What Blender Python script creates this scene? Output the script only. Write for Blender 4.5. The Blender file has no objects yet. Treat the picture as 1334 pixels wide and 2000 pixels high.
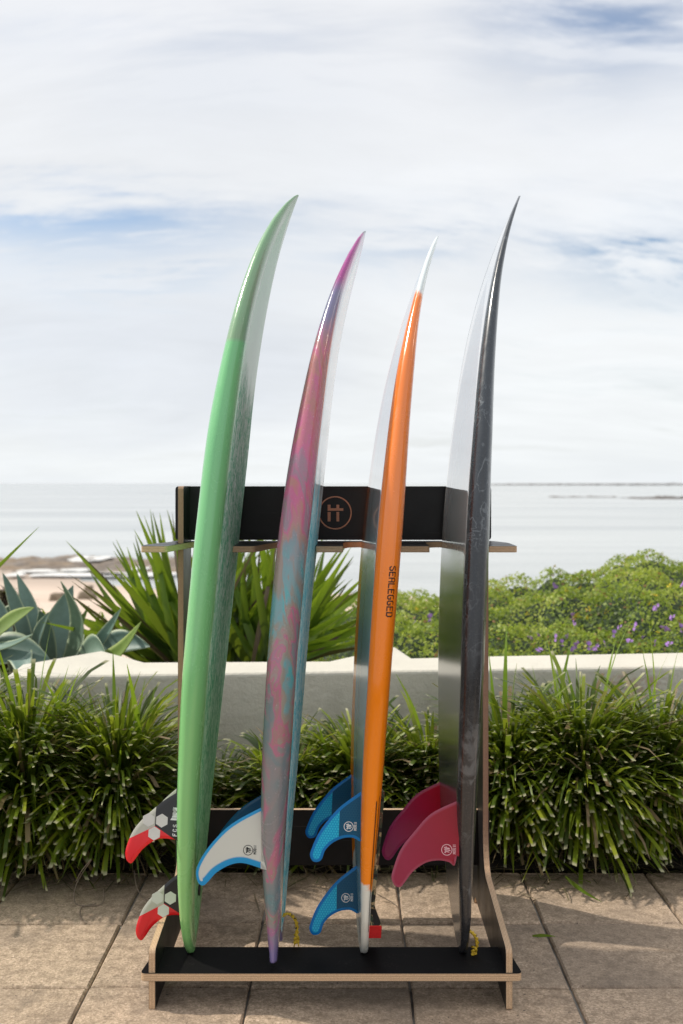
import bpy, math, random
import numpy as np
from mathutils import Vector, Matrix
R = math.radians
rng = np.random.default_rng(7)
random.seed(7)
scene = bpy.context.scene
COL = scene.collection

# ------------------------------------------------------------------ camera, sky, sun, exposure
CAM_H = 1.2
cd = bpy.data.cameras.new("camera")
cam = bpy.data.objects.new("camera", cd)
COL.objects.link(cam)
cam.location = (0, 0, CAM_H)
cam.rotation_euler = (R(90), 0, 0)
cd.sensor_width = 36; cd.sensor_fit = 'AUTO'
cd.lens = 2100 * 36 / 2000
cd.shift_x = -13 / 2000
cd.shift_y = -57 / 2000
cd.clip_start = 0.05; cd.clip_end = 12000
cd.dof.use_dof = True
cd.dof.focus_distance = 2.62
cd.dof.aperture_fstop = 4.0
scene.camera = cam
scene.render.resolution_x = 683; scene.render.resolution_y = 1024

SUN_AZ = (-0.975, 0.22)          # from the left, a little behind the rack
SUN_EL = R(44)
sd = bpy.data.lights.new("sun", 'SUN')
sun = bpy.data.objects.new("sun", sd); COL.objects.link(sun)
sd.energy = 3.4; sd.angle = R(1.3); sd.color = (1.0, 0.93, 0.82)
n_ = math.hypot(*SUN_AZ)
to_sun = Vector((SUN_AZ[0]/n_*math.cos(SUN_EL), SUN_AZ[1]/n_*math.cos(SUN_EL), math.sin(SUN_EL)))
sun.rotation_euler = to_sun.to_track_quat('Z', 'Y').to_euler()
sun.location = (-6, 2, 8)

scene.view_settings.view_transform = 'Standard'
scene.view_settings.look = 'None'
scene.view_settings.exposure = 0.0
scene.view_settings.gamma = 1.0
scene.view_settings.use_curve_mapping = False

# ---- node helpers
class NT:
    def __init__(s, tree): s.t = tree; s.n = tree.nodes; s.l = tree.links
    def new(s, typ, **kw):
        nd = s.n.new(typ)
        for k, v in kw.items(): setattr(nd, k, v)
        return nd
    def link(s, a, b): s.l.new(a, b)
    def setin(s, sock, v):
        if isinstance(v, bpy.types.NodeSocket): s.l.new(v, sock)
        elif isinstance(v, (tuple, list)):
            v = tuple(v)
            if len(v) == 3 and sock.type == 'RGBA': v = v + (1,)
            sock.default_value = v
        elif sock.type == 'RGBA': sock.default_value = (v, v, v, 1)
        elif sock.type == 'VECTOR': sock.default_value = (v, v, v)
        else: sock.default_value = v
    def math(s, op, a, b=0.0, c=0.0, clamp=False):
        nd = s.new('ShaderNodeMath', operation=op, use_clamp=clamp)
        s.setin(nd.inputs[0], a); s.setin(nd.inputs[1], b); s.setin(nd.inputs[2], c)
        return nd.outputs[0]
    def vmath(s, op, a, b=(0, 0, 0)):
        nd = s.new('ShaderNodeVectorMath', operation=op)
        s.setin(nd.inputs[0], a); s.setin(nd.inputs[1], b)
        return nd.outputs['Value'] if op in ('LENGTH', 'DOT_PRODUCT', 'DISTANCE') else nd.outputs[0]
    def ramp(s, f, stops, interp='LINEAR'):
        nd = s.new('ShaderNodeValToRGB'); cr = nd.color_ramp; cr.interpolation = interp
        while len(cr.elements) > 1: cr.elements.remove(cr.elements[-1])
        for i, (p, c) in enumerate(stops):
            if not isinstance(c, (tuple, list)): c = (c, c, c)
            e = cr.elements[0] if i == 0 else cr.elements.new(p)
            e.position = p; e.color = tuple(c[:3]) + (1,)
        s.setin(nd.inputs[0], f)
        return nd.outputs[0]
    def mix(s, f, a, b, mode='MIX'):
        nd = s.new('ShaderNodeMix', data_type='RGBA', blend_type=mode)
        s.setin(nd.inputs[0], f); s.setin(nd.inputs[6], a); s.setin(nd.inputs[7], b)
        return nd.outputs[2]
    def noise(s, vec, scale, detail=4, rough=.55, dist=0.0, out=0):
        nd = s.new('ShaderNodeTexNoise')
        if vec is not None: s.setin(nd.inputs['Vector'], vec)
        nd.inputs['Scale'].default_value = scale; nd.inputs['Detail'].default_value = detail
        nd.inputs['Roughness'].default_value = rough; nd.inputs['Distortion'].default_value = dist
        return nd.outputs[out]
    def mapr(s, v, a, b, c=0.0, d=1.0, smooth=False):
        nd = s.new('ShaderNodeMapRange', interpolation_type='SMOOTHSTEP' if smooth else 'LINEAR')
        s.setin(nd.inputs[0], v)
        for i, x in enumerate((a, b, c, d)): s.setin(nd.inputs[i+1], x)
        return nd.outputs[0]
    def scale(s, v, sc, loc=(0, 0, 0)):
        nd = s.new('ShaderNodeMapping'); s.setin(nd.inputs[0], v)
        nd.inputs['Scale'].default_value = sc; nd.inputs['Location'].default_value = loc
        return nd.outputs[0]
    def obj(s): return s.new('ShaderNodeTexCoord').outputs['Object']
    def attr(s, name):
        return s.new('ShaderNodeAttribute', attribute_name=name, attribute_type='GEOMETRY').outputs['Fac']
    def xyz(s, v):
        nd = s.new('ShaderNodeSeparateXYZ'); s.setin(nd.inputs[0], v); return nd.outputs
    def comb(s, x, y, z):
        nd = s.new('ShaderNodeCombineXYZ')
        for i, v in enumerate((x, y, z)): s.setin(nd.inputs[i], v)
        return nd.outputs[0]
    def bump(s, h, strength=.3, dist=.01):
        nd = s.new('ShaderNodeBump'); nd.inputs['Strength'].default_value = strength
        nd.inputs['Distance'].default_value = dist; s.setin(nd.inputs['Height'], h)
        return nd.outputs[0]

world = bpy.data.worlds.new("World"); scene.world = world; world.use_nodes = True
w = NT(world.node_tree); w.n.clear()
sky = w.new('ShaderNodeTexSky', sky_type='NISHITA', sun_disc=False)
sky.sun_elevation = SUN_EL; sky.sun_rotation = math.atan2(SUN_AZ[0], SUN_AZ[1])
sky.air_density = 1.0; sky.dust_density = 2.0; sky.ozone_density = 1.5
bgs = w.new('ShaderNodeBackground'); bgs.inputs[1].default_value = 0.15
w.link(sky.outputs[0], bgs.inputs[0])
gen = w.new('ShaderNodeTexCoord').outputs['Generated']
X, Y, Z = w.xyz(gen)
zc = w.math('ADD', w.math('MAXIMUM', Z, 0.0), 0.26)
u_ = w.math('DIVIDE', X, zc); v_ = w.math('DIVIDE', Y, zc)
P = w.comb(u_, v_, 0.0)
warp = w.noise(w.scale(P, (.5, .8, 1), (3.1, 1.7, 0)), 1.0, 3, .5, 0, 1)
P2 = w.vmath('ADD', P, w.vmath('MULTIPLY', warp, (1.1, .7, 0)))
big = w.noise(w.scale(P2, (.75, 1.5, 1), (5.3, 2.2, 0)), 1.0, 7, .60)
wr = w.new('ShaderNodeMapping'); w.setin(wr.inputs[0], P2); wr.inputs['Rotation'].default_value = (0, 0, R(-24)); wr.inputs['Scale'].default_value = (1.3, 4.2, 1)
wisp = w.noise(wr.outputs[0], 1.7, 8, .64)
dens = w.math('ADD', w.math('MULTIPLY', big, .75), w.math('MULTIPLY', wisp, .25))
# thin places in the cloud sheet, seen low in the sky over the sea and high on the right
ny = w.math('MAXIMUM', Y, .05)
a_ = w.math('DIVIDE', X, ny); b_ = w.math('DIVIDE', Z, ny)
aw = w.math('ADD', a_, w.math('MULTIPLY', w.math('SUBTRACT', w.noise(P, 2.2, 4, .6), .5), .22))
bw = w.math('ADD', b_, w.math('MULTIPLY', w.math('SUBTRACT', wisp, .5), .17))
gap = None
for (cx, cy, rx, ry, k) in ((-.255, .235, .17, .026, .95), (.31, .195, .12, .026, .95), (.05, .215, .08, .020, .50),
                            (.235, .405, .11, .050, .62), (-.20, .185, .09, .014, .5), (-.12, .40, .16, .05, .22), (.31, .445, .1, .05, .38)):
    dx = w.math('DIVIDE', w.math('SUBTRACT', aw, cx), rx); dy = w.math('DIVIDE', w.math('SUBTRACT', bw, cy), ry)
    r2 = w.math('ADD', w.math('MULTIPLY', dx, dx), w.math('MULTIPLY', dy, dy))
    g = w.math('MULTIPLY', w.math('EXPONENT', w.math('MULTIPLY', r2, -1.0)), k)
    gap = g if gap is None else w.math('MAXIMUM', gap, g)
ahead = w.mapr(Y, .1, .4)
gap = w.math('MULTIPLY', gap, ahead)
gap = w.math('MULTIPLY', gap, w.mapr(wisp, .38, .58, 1.25, .35))
cover = w.mapr(dens, .30, .50, .70, 1.0, True)
cover = w.math('SUBTRACT', cover, gap, clamp=True)
cover = w.math('MAXIMUM', cover, w.mapr(Z, .0, .10, 1.0, 0.0, True))
shade = w.math('MULTIPLY', w.mapr(dens, .42, .60, 1.01, .95, True), w.mapr(wisp, .36, .60, .955, 1.015))
tone = w.mix(w.mapr(Z, 0.0, .45), (.835, .865, .875), (.845, .855, .885))
grey = w.noise(w.scale(P2, (.5, .5, 1), (9, 4, 0)), .8, 4, .5)
tone = w.mix(w.mapr(grey, .42, .68, 0, .85, True), tone, (.70, .74, .80))
bgc = w.new('ShaderNodeBackground'); w.setin(bgc.inputs[0], tone); w.setin(bgc.inputs[1], w.math('MULTIPLY', shade, 1.11))
mx = w.new('ShaderNodeMixShader'); w.setin(mx.inputs[0], cover)
w.link(bgs.outputs[0], mx.inputs[1]); w.link(bgc.outputs[0], mx.inputs[2])
wo = w.new('ShaderNodeOutputWorld'); w.link(mx.outputs[0], wo.inputs[0])

# ------------------------------------------------------------------ object helpers
F = 2100.0
def at(px, py, d): return ((px-680)*d/F, d, CAM_H-(py-943)*d/F)      # a place known by its distance
def on(px, py, z=0.0):                                               # a place known by its height
    d = (CAM_H-z)*F/(py-943); return ((px-680)*d/F, d, z)
def tag(o, label=None, cat=None, group=None, kind=None):
    if label: o['label'] = label
    if cat: o['category'] = cat
    if group: o['group'] = group
    if kind: o['kind'] = kind
    return o
def empty(name, loc, label, cat, group=None):
    o = bpy.data.objects.new(name, None); COL.objects.link(o); o.location = loc
    o.empty_display_size = .05
    return tag(o, label, cat, group)
def rootloc(p):
    v = Vector((0, 0, 0))
    while p is not None: v += Vector(p.location); p = p.parent
    return v
def mesh(name, verts, faces, mats, parent=None, smooth=False, midx=None, attrs=None, local=False):
    me = bpy.data.meshes.new(name)
    V = np.asarray(verts, dtype=float).reshape(-1, 3)
    if parent is not None and not local: V = V - np.array(rootloc(parent))
    if isinstance(faces, np.ndarray):
        nf, k = faces.shape
        me.vertices.add(len(V)); me.vertices.foreach_set('co', V.ravel())
        me.loops.add(nf*k); me.loops.foreach_set('vertex_index', faces.ravel().astype(np.int32))
        me.polygons.add(nf); me.polygons.foreach_set('loop_start', np.arange(0, nf*k, k, dtype=np.int32))
        me.update(calc_edges=True)
    else:
        me.from_pydata([tuple(v) for v in V], [], [tuple(f) for f in faces]); me.update()
    if not isinstance(mats, (list, tuple)): mats = [mats]
    for m in mats: me.materials.append(m)
    if midx is not None: me.polygons.foreach_set('material_index', np.asarray(midx, dtype=np.int32))
    if smooth: me.polygons.foreach_set('use_smooth', np.ones(len(me.polygons), dtype=bool))
    for k, a in (attrs or {}).items():
        at_ = me.attributes.new(k, 'FLOAT', 'POINT'); at_.data.foreach_set('value', np.asarray(a, dtype=np.float32))
    o = bpy.data.objects.new(name, me); COL.objects.link(o)
    if parent is not None: o.parent = parent
    return o
def arc_poly(pts):
    """2D polygon points (x, y, r): corners with r > 0 are rounded."""
    out = []; n = len(pts)
    for i, p in enumerate(pts):
        r = p[2] if len(p) > 2 else 0
        c = Vector(p[:2])
        if r <= 0: out.append(tuple(c)); continue
        a = (Vector(pts[i-1][:2])-c); b = (Vector(pts[(i+1) % n][:2])-c)
        r1 = min(r, a.length*.48, b.length*.48)
        p0 = c+a.normalized()*r1; p1 = c+b.normalized()*r1
        for k in range(5):
            t = k/4; q = p0*(1-t)**2+c*2*t*(1-t)+p1*t*t; out.append(tuple(q))
    return out
def prism(name, poly, axis, t0, t1, mats, parent=None):
    """Sheet of plywood: profile POLY (2D) extruded along AXIS from t0 to t1; caps = mats[0], edge = mats[1]."""
    n = len(poly); V = []
    for t in (t0, t1):
        for (a, b) in poly:
            V.append({'X': (t, a, b), 'Y': (a, t, b), 'Z': (a, b, t)}[axis])
    fc = [tuple(range(n))[::-1], tuple(range(n, 2*n))]+[(i, (i+1) % n, n+(i+1) % n, n+i) for i in range(n)]
    o = mesh(name, V, fc, mats, parent, midx=[0, 0]+[1]*n, attrs={'ply': [0]*n+[1]*n})
    import bmesh
    bm = bmesh.new(); bm.from_mesh(o.data); bmesh.ops.recalc_face_normals(bm, faces=bm.faces); bm.to_mesh(o.data); bm.free()
    return o
def tube(path, r, n=8, closed_ends=True):
    path = [Vector(p) for p in path]; V = []; Fc = []
    up = Vector((.3, .9, .2))
    for i, p in enumerate(path):
        d = (path[min(i+1, len(path)-1)]-path[max(i-1, 0)]).normalized()
        a = d.cross(up).normalized(); b = d.cross(a)
        rr = r[i] if isinstance(r, (list, tuple)) else r
        for k in range(n):
            t = 2*math.pi*k/n; V.append(tuple(p+a*math.cos(t)*rr+b*math.sin(t)*rr))
    for i in range(len(path)-1):
        for k in range(n):
            Fc.append((i*n+k, i*n+(k+1) % n, (i+1)*n+(k+1) % n, (i+1)*n+k))
    if closed_ends: Fc.append(tuple(range(n))[::-1]); Fc.append(tuple(range((len(path)-1)*n, len(path)*n)))
    return V, Fc
def crom(pts, per=6, closed=False):
    P = [Vector(p) for p in pts]; out = []; n = len(P)
    rngi = range(n if closed else n-1)
    for i in rngi:
        if closed: a, b, c, d = P[i-1], P[i], P[(i+1) % n], P[(i+2) % n]
        else: a, b, c, d = P[max(i-1, 0)], P[i], P[i+1], P[min(i+2, n-1)]
        for k in range(per):
            t = k/per
            out.append(.5*((2*b)+(c-a)*t+(2*a-5*b+4*c-d)*t*t+(-a+3*b-3*c+d)*t**3))
    if not closed: out.append(P[-1])
    return out

# ------------------------------------------------------------------ materials
def material(name):
    m = bpy.data.materials.new(name); m.use_nodes = True
    t = NT(m.node_tree); t.n.clear()
    o = t.new('ShaderNodeOutputMaterial'); b = t.new('ShaderNodeBsdfPrincipled')
    t.link(b.outputs[0], o.inputs[0]); t.bsdf = b; t.out = o
    return m, t
def setp(t, **kw):
    names = {'color': 'Base Color', 'rough': 'Roughness', 'coat': 'Coat Weight', 'coatr': 'Coat Roughness', 'normal': 'Normal',
             'ior': 'IOR', 'metal': 'Metallic', 'spec': 'Specular IOR Level', 'coatn': 'Coat Normal', 'trans': 'Transmission Weight'}
    for k, v in kw.items(): t.setin(t.bsdf.inputs[names[k]], v)
def translucent(t, color, fac):
    """mixes light that comes through from behind into the surface"""
    tr = t.new('ShaderNodeBsdfTranslucent'); t.setin(tr.inputs[0], color)
    mxs = t.new('ShaderNodeMixShader'); t.setin(mxs.inputs[0], fac)
    t.link(t.bsdf.outputs[0], mxs.inputs[1]); t.link(tr.outputs[0], mxs.inputs[2]); t.link(mxs.outputs[0], t.out.inputs[0])
M = {}
def simple(name, color, rough=.6, coat=0, var=.15, scale=30, bump=0):
    m, t = material(name); o = t.obj()
    n = t.noise(o, scale, 5, .6)
    c = t.mix(t.mapr(n, .3, .7), tuple(x*(1-var) for x in color), tuple(min(1, x*(1+var)) for x in color))
    setp(t, color=c, rough=rough, coat=coat, coatr=.05)
    if bump: setp(t, normal=t.bump(n, bump, .004))
    M[name] = m; return m

# paving concrete
m, t = material("sandy_concrete"); M['slab'] = m
o = t.obj(); rnd = t.new('ShaderNodeObjectInfo').outputs['Random']
off = t.vmath('ADD', o, t.comb(t.math('MULTIPLY', rnd, 31.0), t.math('MULTIPLY', rnd, 17.0), 0))
grain = t.noise(off, 150, 4, .78); mid = t.noise(off, 34, 5, .65); blot = t.noise(off, 5.5, 5, .62, .4); blot2 = t.noise(off, 2.1, 4, .6)
c = t.ramp(grain, [(.30, (.20, .145, .10)), (.44, (.47, .355, .25)), (.56, (.64, .49, .355)), (.70, (.86, .70, .55))])
c = t.mix(t.mapr(mid, .42, .66, 0, .65), c, (.20, .145, .095))
c = t.mix(t.mapr(blot, .54, .72, 0, .50, True), c, (.14, .108, .082))
c = t.mix(t.mapr(blot2, .42, .64, 0, .5, True), c, (.22, .175, .135))
c = t.mix(.6, c, t.mix(rnd, (.80, .80, .82), (1.12, 1.06, 1.0)), 'MULTIPLY')
speck = t.noise(off, 90, 2, .5)
c = t.mix(t.mapr(speck, .69, .74, 0, .8), c, (.05, .04, .035))
setp(t, color=c, rough=.85, normal=t.bump(t.math('ADD', grain, t.math('MULTIPLY', mid, 1.6)), .55, .006))
m, t = material("mortar"); M['mortar'] = m
n = t.noise(t.obj(), 60, 5, .6); n2 = t.noise(t.obj(), 7, 3, .5)
setp(t, color=t.mix(t.mapr(n2, .36, .52), t.mix(n, (.04, .035, .03), (.12, .10, .085)), t.mix(n, (.16, .15, .13), (.34, .32, .29))), rough=.95, normal=t.bump(n, .8, .006))
m, t = material("sand"); M['sand'] = m
n = t.noise(t.obj(), .5, 6, .6); n3 = t.noise(t.scale(t.obj(), (1, 4, 1)), 1.4, 6, .6)
y = t.xyz(t.obj())[1]
c = t.mix(t.mapr(n, .35, .65), (.60, .47, .375), (.70, .565, .46))
c = t.mix(t.mapr(n3, .58, .72, 0, .35), c, (.42, .33, .26))
c = t.mix(t.mapr(y, 43, 49), c, (.46, .37, .30))
c = t.mix(t.mapr(y, 17, 12), c, (.10, .09, .05))
setp(t, color=c, rough=.9)
m, t = material("wet_rock"); M['rock'] = m
n = t.noise(t.scale(t.obj(), (1, 2.2, 1)), .9, 8, .68); n3 = t.noise(t.obj(), .32, 4, .6)
c = t.ramp(n, [(.3, (.07, .055, .045)), (.48, (.17, .135, .105)), (.6, (.30, .24, .18)), (.75, (.42, .36, .29))])
c = t.mix(t.mapr(n3, .5, .62, 0, .5), c, (.30, .20, .10))
setp(t, color=c, rough=.6, normal=t.bump(n, 1, .15))
m, t = material("sea_water"); M['sea'] = m
o = t.obj(); w1 = t.noise(t.scale(o, (.10, .55, 1)), 1.0, 6, .6, .3); w2 = t.noise(t.scale(o, (.02, .11, 1)), 1.0, 5, .6, .2)
w3 = t.noise(t.scale(o, (.006, .05, 1)), 1.0, 4, .6)
h = t.math('ADD', t.math('MULTIPLY', w1, .45), t.math('MULTIPLY', w2, 2.4))
c = t.mix(t.mapr(w3, .42, .62), (.36, .385, .385), (.52, .54, .53))
setp(t, color=c, rough=.20, ior=1.33, normal=t.bump(h, .52, .38))
simple('foam', (.72, .72, .70), .8, scale=3)
simple('seaweed', (.17, .13, .085), .8, scale=8)
simple('reef', (.10, .085, .075), .8, scale=.2)
simple('soil', (.045, .034, .026), .95, var=.4, scale=40, bump=.8)
m, t = material("wall_render"); M['wall'] = m
o = t.obj(); n = t.noise(o, 75, 6, .7); n2 = t.noise(o, 2.4, 5, .6); drip = t.noise(t.scale(o, (9, 9, .5)), 1.2, 4, .6)
x, y, z = t.xyz(o)
c = t.mix(t.mapr(n2, .3, .7), (.62, .59, .505), (.70, .67, .58))
c = t.mix(t.mapr(n, .35, .7, 0, .16), c, (.40, .38, .33))
dm = t.math('MULTIPLY', t.mapr(drip, .50, .68), t.mapr(z, .49, .44))
c = t.mix(t.math('MULTIPLY', dm, .28), c, (.40, .37, .31))
sx = t.mapr(t.math('ABSOLUTE', t.math('SUBTRACT', x, 1.06)), .02, .20, 1, 0, True)
sz = t.mapr(t.math('ABSOLUTE', t.math('SUBTRACT', z, .46)), .01, .07, 1, 0, True)
stn = t.math('MULTIPLY', t.math('MULTIPLY', sx, sz), t.mapr(t.noise(o, 26, 5, .7), .46, .60))
c = t.mix(t.math('MULTIPLY', stn, .6), c, (.40, .19, .11))
setp(t, color=c, rough=.9, normal=t.bump(t.math('ADD', n, t.math('MULTIPLY', t.noise(o, 22, 3, .5), .8)), .55, .008))

# ------------------------------------------------------------------ ground
g = mesh('ground', [(-12, -6, -.06), (12, -6, -.06), (12, 4.05, -.06), (-12, 4.05, -.06)], [(0, 1, 2, 3)], M['soil']); tag(g, kind='structure')
pav = mesh('pavement', [(-2.6, -.5, -.011), (2.7, -.5, -.011), (2.7, 3.31, -.011), (-2.6, 3.31, -.011), (-2.6, -.5, -.055), (2.7, -.5, -.055), (2.7, 3.31, -.055), (-2.6, 3.31, -.055)],
           [(0, 1, 2, 3), (0, 4, 5, 1), (1, 5, 6, 2), (2, 6, 7, 3), (3, 7, 4, 0)], M['mortar']); tag(pav, kind='structure')
PX, PY = .3822, .372
for r_ in range(-7, 2):
    for c_ in range(-6, 7):
        x0 = -.2345+c_*PX; y0 = 2.930+(r_-0)*PY
        gap_ = .0030
        xs = [x0+gap_, x0+PX*.33, x0+PX*.66, x0+PX-gap_]; ys = [y0+gap_, y0+PY*.33, y0+PY*.66, y0+PY-gap_]
        if ys[-1] > 3.31: ys = [y for y in np.linspace(y0+gap_, 3.302, 4)]
        ring_ = [(xs[0], ys[0]), (xs[1], ys[0]), (xs[2], ys[0]), (xs[3], ys[0]), (xs[3], ys[1]), (xs[3], ys[2]), (xs[3], ys[3]), (xs[2], ys[3]), (xs[1], ys[3]), (xs[0], ys[3]), (xs[0], ys[2]), (xs[0], ys[1])]
        cx, cy = (xs[0]+xs[3])/2, (ys[0]+ys[3])/2
        ring_ = [(a+rng.normal(0, .0011), b+rng.normal(0, .0011)) for a, b in ring_]
        tx, ty, dz = rng.normal(0, .003), rng.normal(0, .003), rng.normal(0, .0009)
        zf = lambda a, b: dz+(a-cx)*tx+(b-cy)*ty
        V = []
        for ins, zz in ((.0045, 0), (0, -.005), (-.0005, -.045)):
            for a, b in ring_:
                la, lb = cx-a, cy-b
                V.append((a+np.sign(la)*min(ins, abs(la))*(abs(la) > .12), b+np.sign(lb)*min(ins, abs(lb))*(abs(lb) > .12), zf(a, b)+zz))
        Fc = [tuple(range(12))]+[(i, 12+i, 12+(i+1) % 12, (i+1) % 12) for i in range(12)]+[(12+i, 24+i, 24+(i+1) % 12, 12+(i+1) % 12) for i in range(12)]
        mesh('paving_slab', V, Fc, M['slab'], pav)
bed = []; nx, ny_ = 60, 8
for j in range(ny_):
    for i in range(nx):
        bed.append((-2.6+5.3*i/(nx-1), 3.312+.62*j/(ny_-1), .004+.012*rng.random()))
bf = [(j*nx+i, j*nx+i+1, (j+1)*nx+i+1, (j+1)*nx+i) for j in range(ny_-1) for i in range(nx-1)]
tag(mesh('garden_bed', bed, bf, M['soil'], smooth=True), kind='structure')

# terrain falling to the beach
prof = [(4.0, .30), (5, .26), (6.2, .10), (8, -.7), (14, -2.3), (22, -2.85), (37, -3.02), (50, -3.25), (56, -3.36), (70, -3.8), (100, -4.6)]
ys = np.concatenate([np.linspace(4.0, 14, 30), np.linspace(15, 70, 45)]); xs = np.linspace(-60, 60, 80)
zb = np.interp(ys, *zip(*prof))
TX, TY = np.meshgrid(xs, ys)
TZ = np.interp(TY+np.clip(TY-20, 0, 12)/12*np.clip((TX+13)*.95, -12, 34), *zip(*prof))+.10*np.sin(TX*.21+1)*np.clip((TY-12)/20, 0, 1)*np.clip((60-TY)/20, 0, 1)+.02*np.sin(TX*1.3+TY)*np.clip((TY-8)/10, 0, 1)
V = np.stack([TX, TY, TZ], -1).reshape(-1, 3); n = len(xs)
Fc = np.array([(j*n+i, j*n+i+1, (j+1)*n+i+1, (j+1)*n+i) for j in range(len(ys)-1) for i in range(n-1)])
tag(mesh('beach', V, Fc, M['sand'], smooth=True), kind='structure')
SEA = -3.3
tag(mesh('sea', [(-9000, 40, SEA), (9000, 40, SEA), (9000, 9500, SEA), (-9000, 9500, SEA)], [(0, 1, 2, 3)], M['sea']), kind='structure')
def vnoise(x, y, s):
    a = np.sin(x*1.7*s+3.1*s)+np.sin(y*2.3*s+x*.9*s)+np.sin(x*4.1*s-y*3.3*s)*.6+np.sin(x*9.7*s+y*6.1*s)*.35
    return a/3
def shelf(name, x0, x1, y0, y1, z0, amp, mat, seed, nx=120, ny=40, kind='structure'):
    xs = np.linspace(x0, x1, nx); ys = np.linspace(y0, y1, ny); A, B = np.meshgrid(xs, ys)
    Zz = vnoise(A+seed, B*1.7+seed, .6)*amp+vnoise(A-seed, B, 2.3)*amp*.5+rng.normal(0, amp*.16, A.shape)
    e = np.minimum(np.minimum((A-x0)/(x1-x0), (x1-A)/(x1-x0))*6, np.minimum((B-y0), (y1-B))/(y1-y0)*4)
    e = np.clip(e+vnoise(A*1.3, B, 1.1)*.4, 0, 1)
    Zz = z0+Zz*e-(1-e)*.5
    V = np.stack([A, B, Zz], -1).reshape(-1, 3)
    Fc = np.array([(j*nx+i, j*nx+i+1, (j+1)*nx+i+1, (j+1)*nx+i) for j in range(ny-1) for i in range(nx-1)])
    return mesh(name, V, Fc, mat, smooth=False)
tag(shelf('rock_shelf', -34, -4.6, 50.5, 67.5, -3.20, .17, M['rock'], 3.0), kind='structure')
tag(shelf('rock_shelf', -6.5, .5, 45.5, 50, -3.30, .10, M['rock'], 8.0, 70, 24), kind='structure')
def patch(name, px0, px1, y0, y1, z, mat, seed, n=26):
    a0 = on(px0, (y0+y1)/2, z); a1 = on(px1, (y0+y1)/2, z); f0 = on(px0, y0, z)[1]; f1 = on(px1, y1, z)[1]
    cx, cy = (a0[0]+a1[0])/2, (f0+f1)/2; rx, ry = abs(a1[0]-a0[0])/2, abs(f0-f1)/2
    V = []
    for k in range(n):
        th = 2*math.pi*k/n; q = 1+.22*math.sin(3*th+seed)+.14*math.sin(7*th+seed*2)
        sx_ = abs(math.cos(th))**.6*math.copysign(1, math.cos(th)); sy_ = abs(math.sin(th))**.6*math.copysign(1, math.sin(th))
        V.append((cx+rx*sx_*(1+.1*(q-1)), cy+ry*sy_*q, z))
    V2 = [(x, y, zz-.04) for x, y, zz in V]
    return mesh(name, V+V2, [tuple(range(n))]+[(i, n+i, n+(i+1) % n, (i+1) % n) for i in range(n)], mat)
for i, (a, b, c2, d2) in enumerate(((137, 210, 1086, 1095), (12, 46, 1119, 1125))):
    tag(patch('rock_pool', a, b, c2, d2, -3.09, M['foam'], i*1.7), kind='structure')
for i, (a, b, c2, d2) in enumerate(((35, 110, 1112, 1117), (60, 250, 1119, 1125), (118, 178, 1110, 1115), (185, 345, 1117, 1124), (250, 290, 1107, 1113))):
    tag(patch('shallow_water', a, b, c2, d2, -3.15, M['foam'], i*1.3+2), kind='structure')
for i, (a, b, c2, d2, lb) in enumerate(((97, 128, 1160, 1164, 'flat brown seaweed heap nearest the left on the sand'), (150, 192, 1156, 1160, 'long dark seaweed strip on the sand beside the spiky plant'), (166, 182, 1142, 1146, 'smallest seaweed heap higher up the sand'))):
    z_ = -3.0
    A0 = on(a, (c2+d2)/2, z_); A1 = on(b, (c2+d2)/2, z_)
    o_ = shelf('seaweed_heap', A0[0], A1[0], A0[1]-.5, A0[1]+.5, z_+.03, .06, M['seaweed'], i*4., 26, 14)
    tag(o_, lb, 'seaweed', 'seaweed heaps washed up on the beach')
A0 = on(1095, 948, SEA)
o_ = shelf('distant_reef', A0[0]*.62, 720, A0[1]-20, A0[1]+260, SEA+2.2, 1.6, M['reef'], 5.0, 140, 10); tag(o_, kind='structure')
A0 = on(1235, 974, SEA)
o_ = shelf('rock_reef', A0[0], 140, A0[1]-8, A0[1]+20, SEA+.45, .35, M['reef'], 6.0, 90, 12); tag(o_, kind='structure')
A0 = on(1100, 972, SEA)
o_ = shelf('rock_reef', A0[0]-6, A0[0]+22, A0[1]+2, A0[1]+20, SEA+.12, .28, M['reef'], 9.0, 60, 10); tag(o_, kind='structure')

# ------------------------------------------------------------------ low rendered walls
def wall(name, pts, ztop, zbot, label):
    n = len(pts)
    o = mesh(name, [(x, y, ztop) for x, y in pts]+[(x, y, zbot) for x, y in pts], [tuple(range(n))]+[(i, n+i, n+(i+1) % n, (i+1) % n) for i in range(n)], M['wall'])
    import bmesh
    bm = bmesh.new(); bm.from_mesh(o.data); bmesh.ops.recalc_face_normals(bm, faces=bm.faces)
    eds = [e for e in bm.edges if all(v.co.z > ztop-.001 for v in e.verts)]
    bmesh.ops.bevel(bm, geom=eds, offset=.014, segments=3, affect='EDGES', profile=.5)
    bm.to_mesh(o.data); bm.free(); o.data.polygons.foreach_set('use_smooth', [False]*len(o.data.polygons))
    tag(o, label, 'wall', 'low rendered garden walls'); return o
WZ = .52
q = lambda px, py: on(px, py, WZ)[:2]
fl, fr = q(10, 1321), q(1340, 1301)
ext = (fr[0]+(fr[0]-fl[0])*.35, fr[1]+(fr[1]-fl[1])*.35)
br = q(1334, 1274); extb = (br[0]+.9, br[1]+.12)
wall('garden_wall', [fl, ext, extb, br, q(960, 1281), q(806, 1285), q(772, 1262), q(640, 1291), q(285, 1293), q(200, 1270), q(42, 1297)], WZ, -.05,
     'long low off-white rendered wall behind the strappy planting and the rack')
wall('garden_wall', [(-2.1, 3.62), (-1.262, 3.72), (-1.250, 3.86), (-1.30, 4.02), (-2.1, 4.10)], .50, -.05,
     'short off-white wall end at the far left edge behind the green clump')

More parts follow.
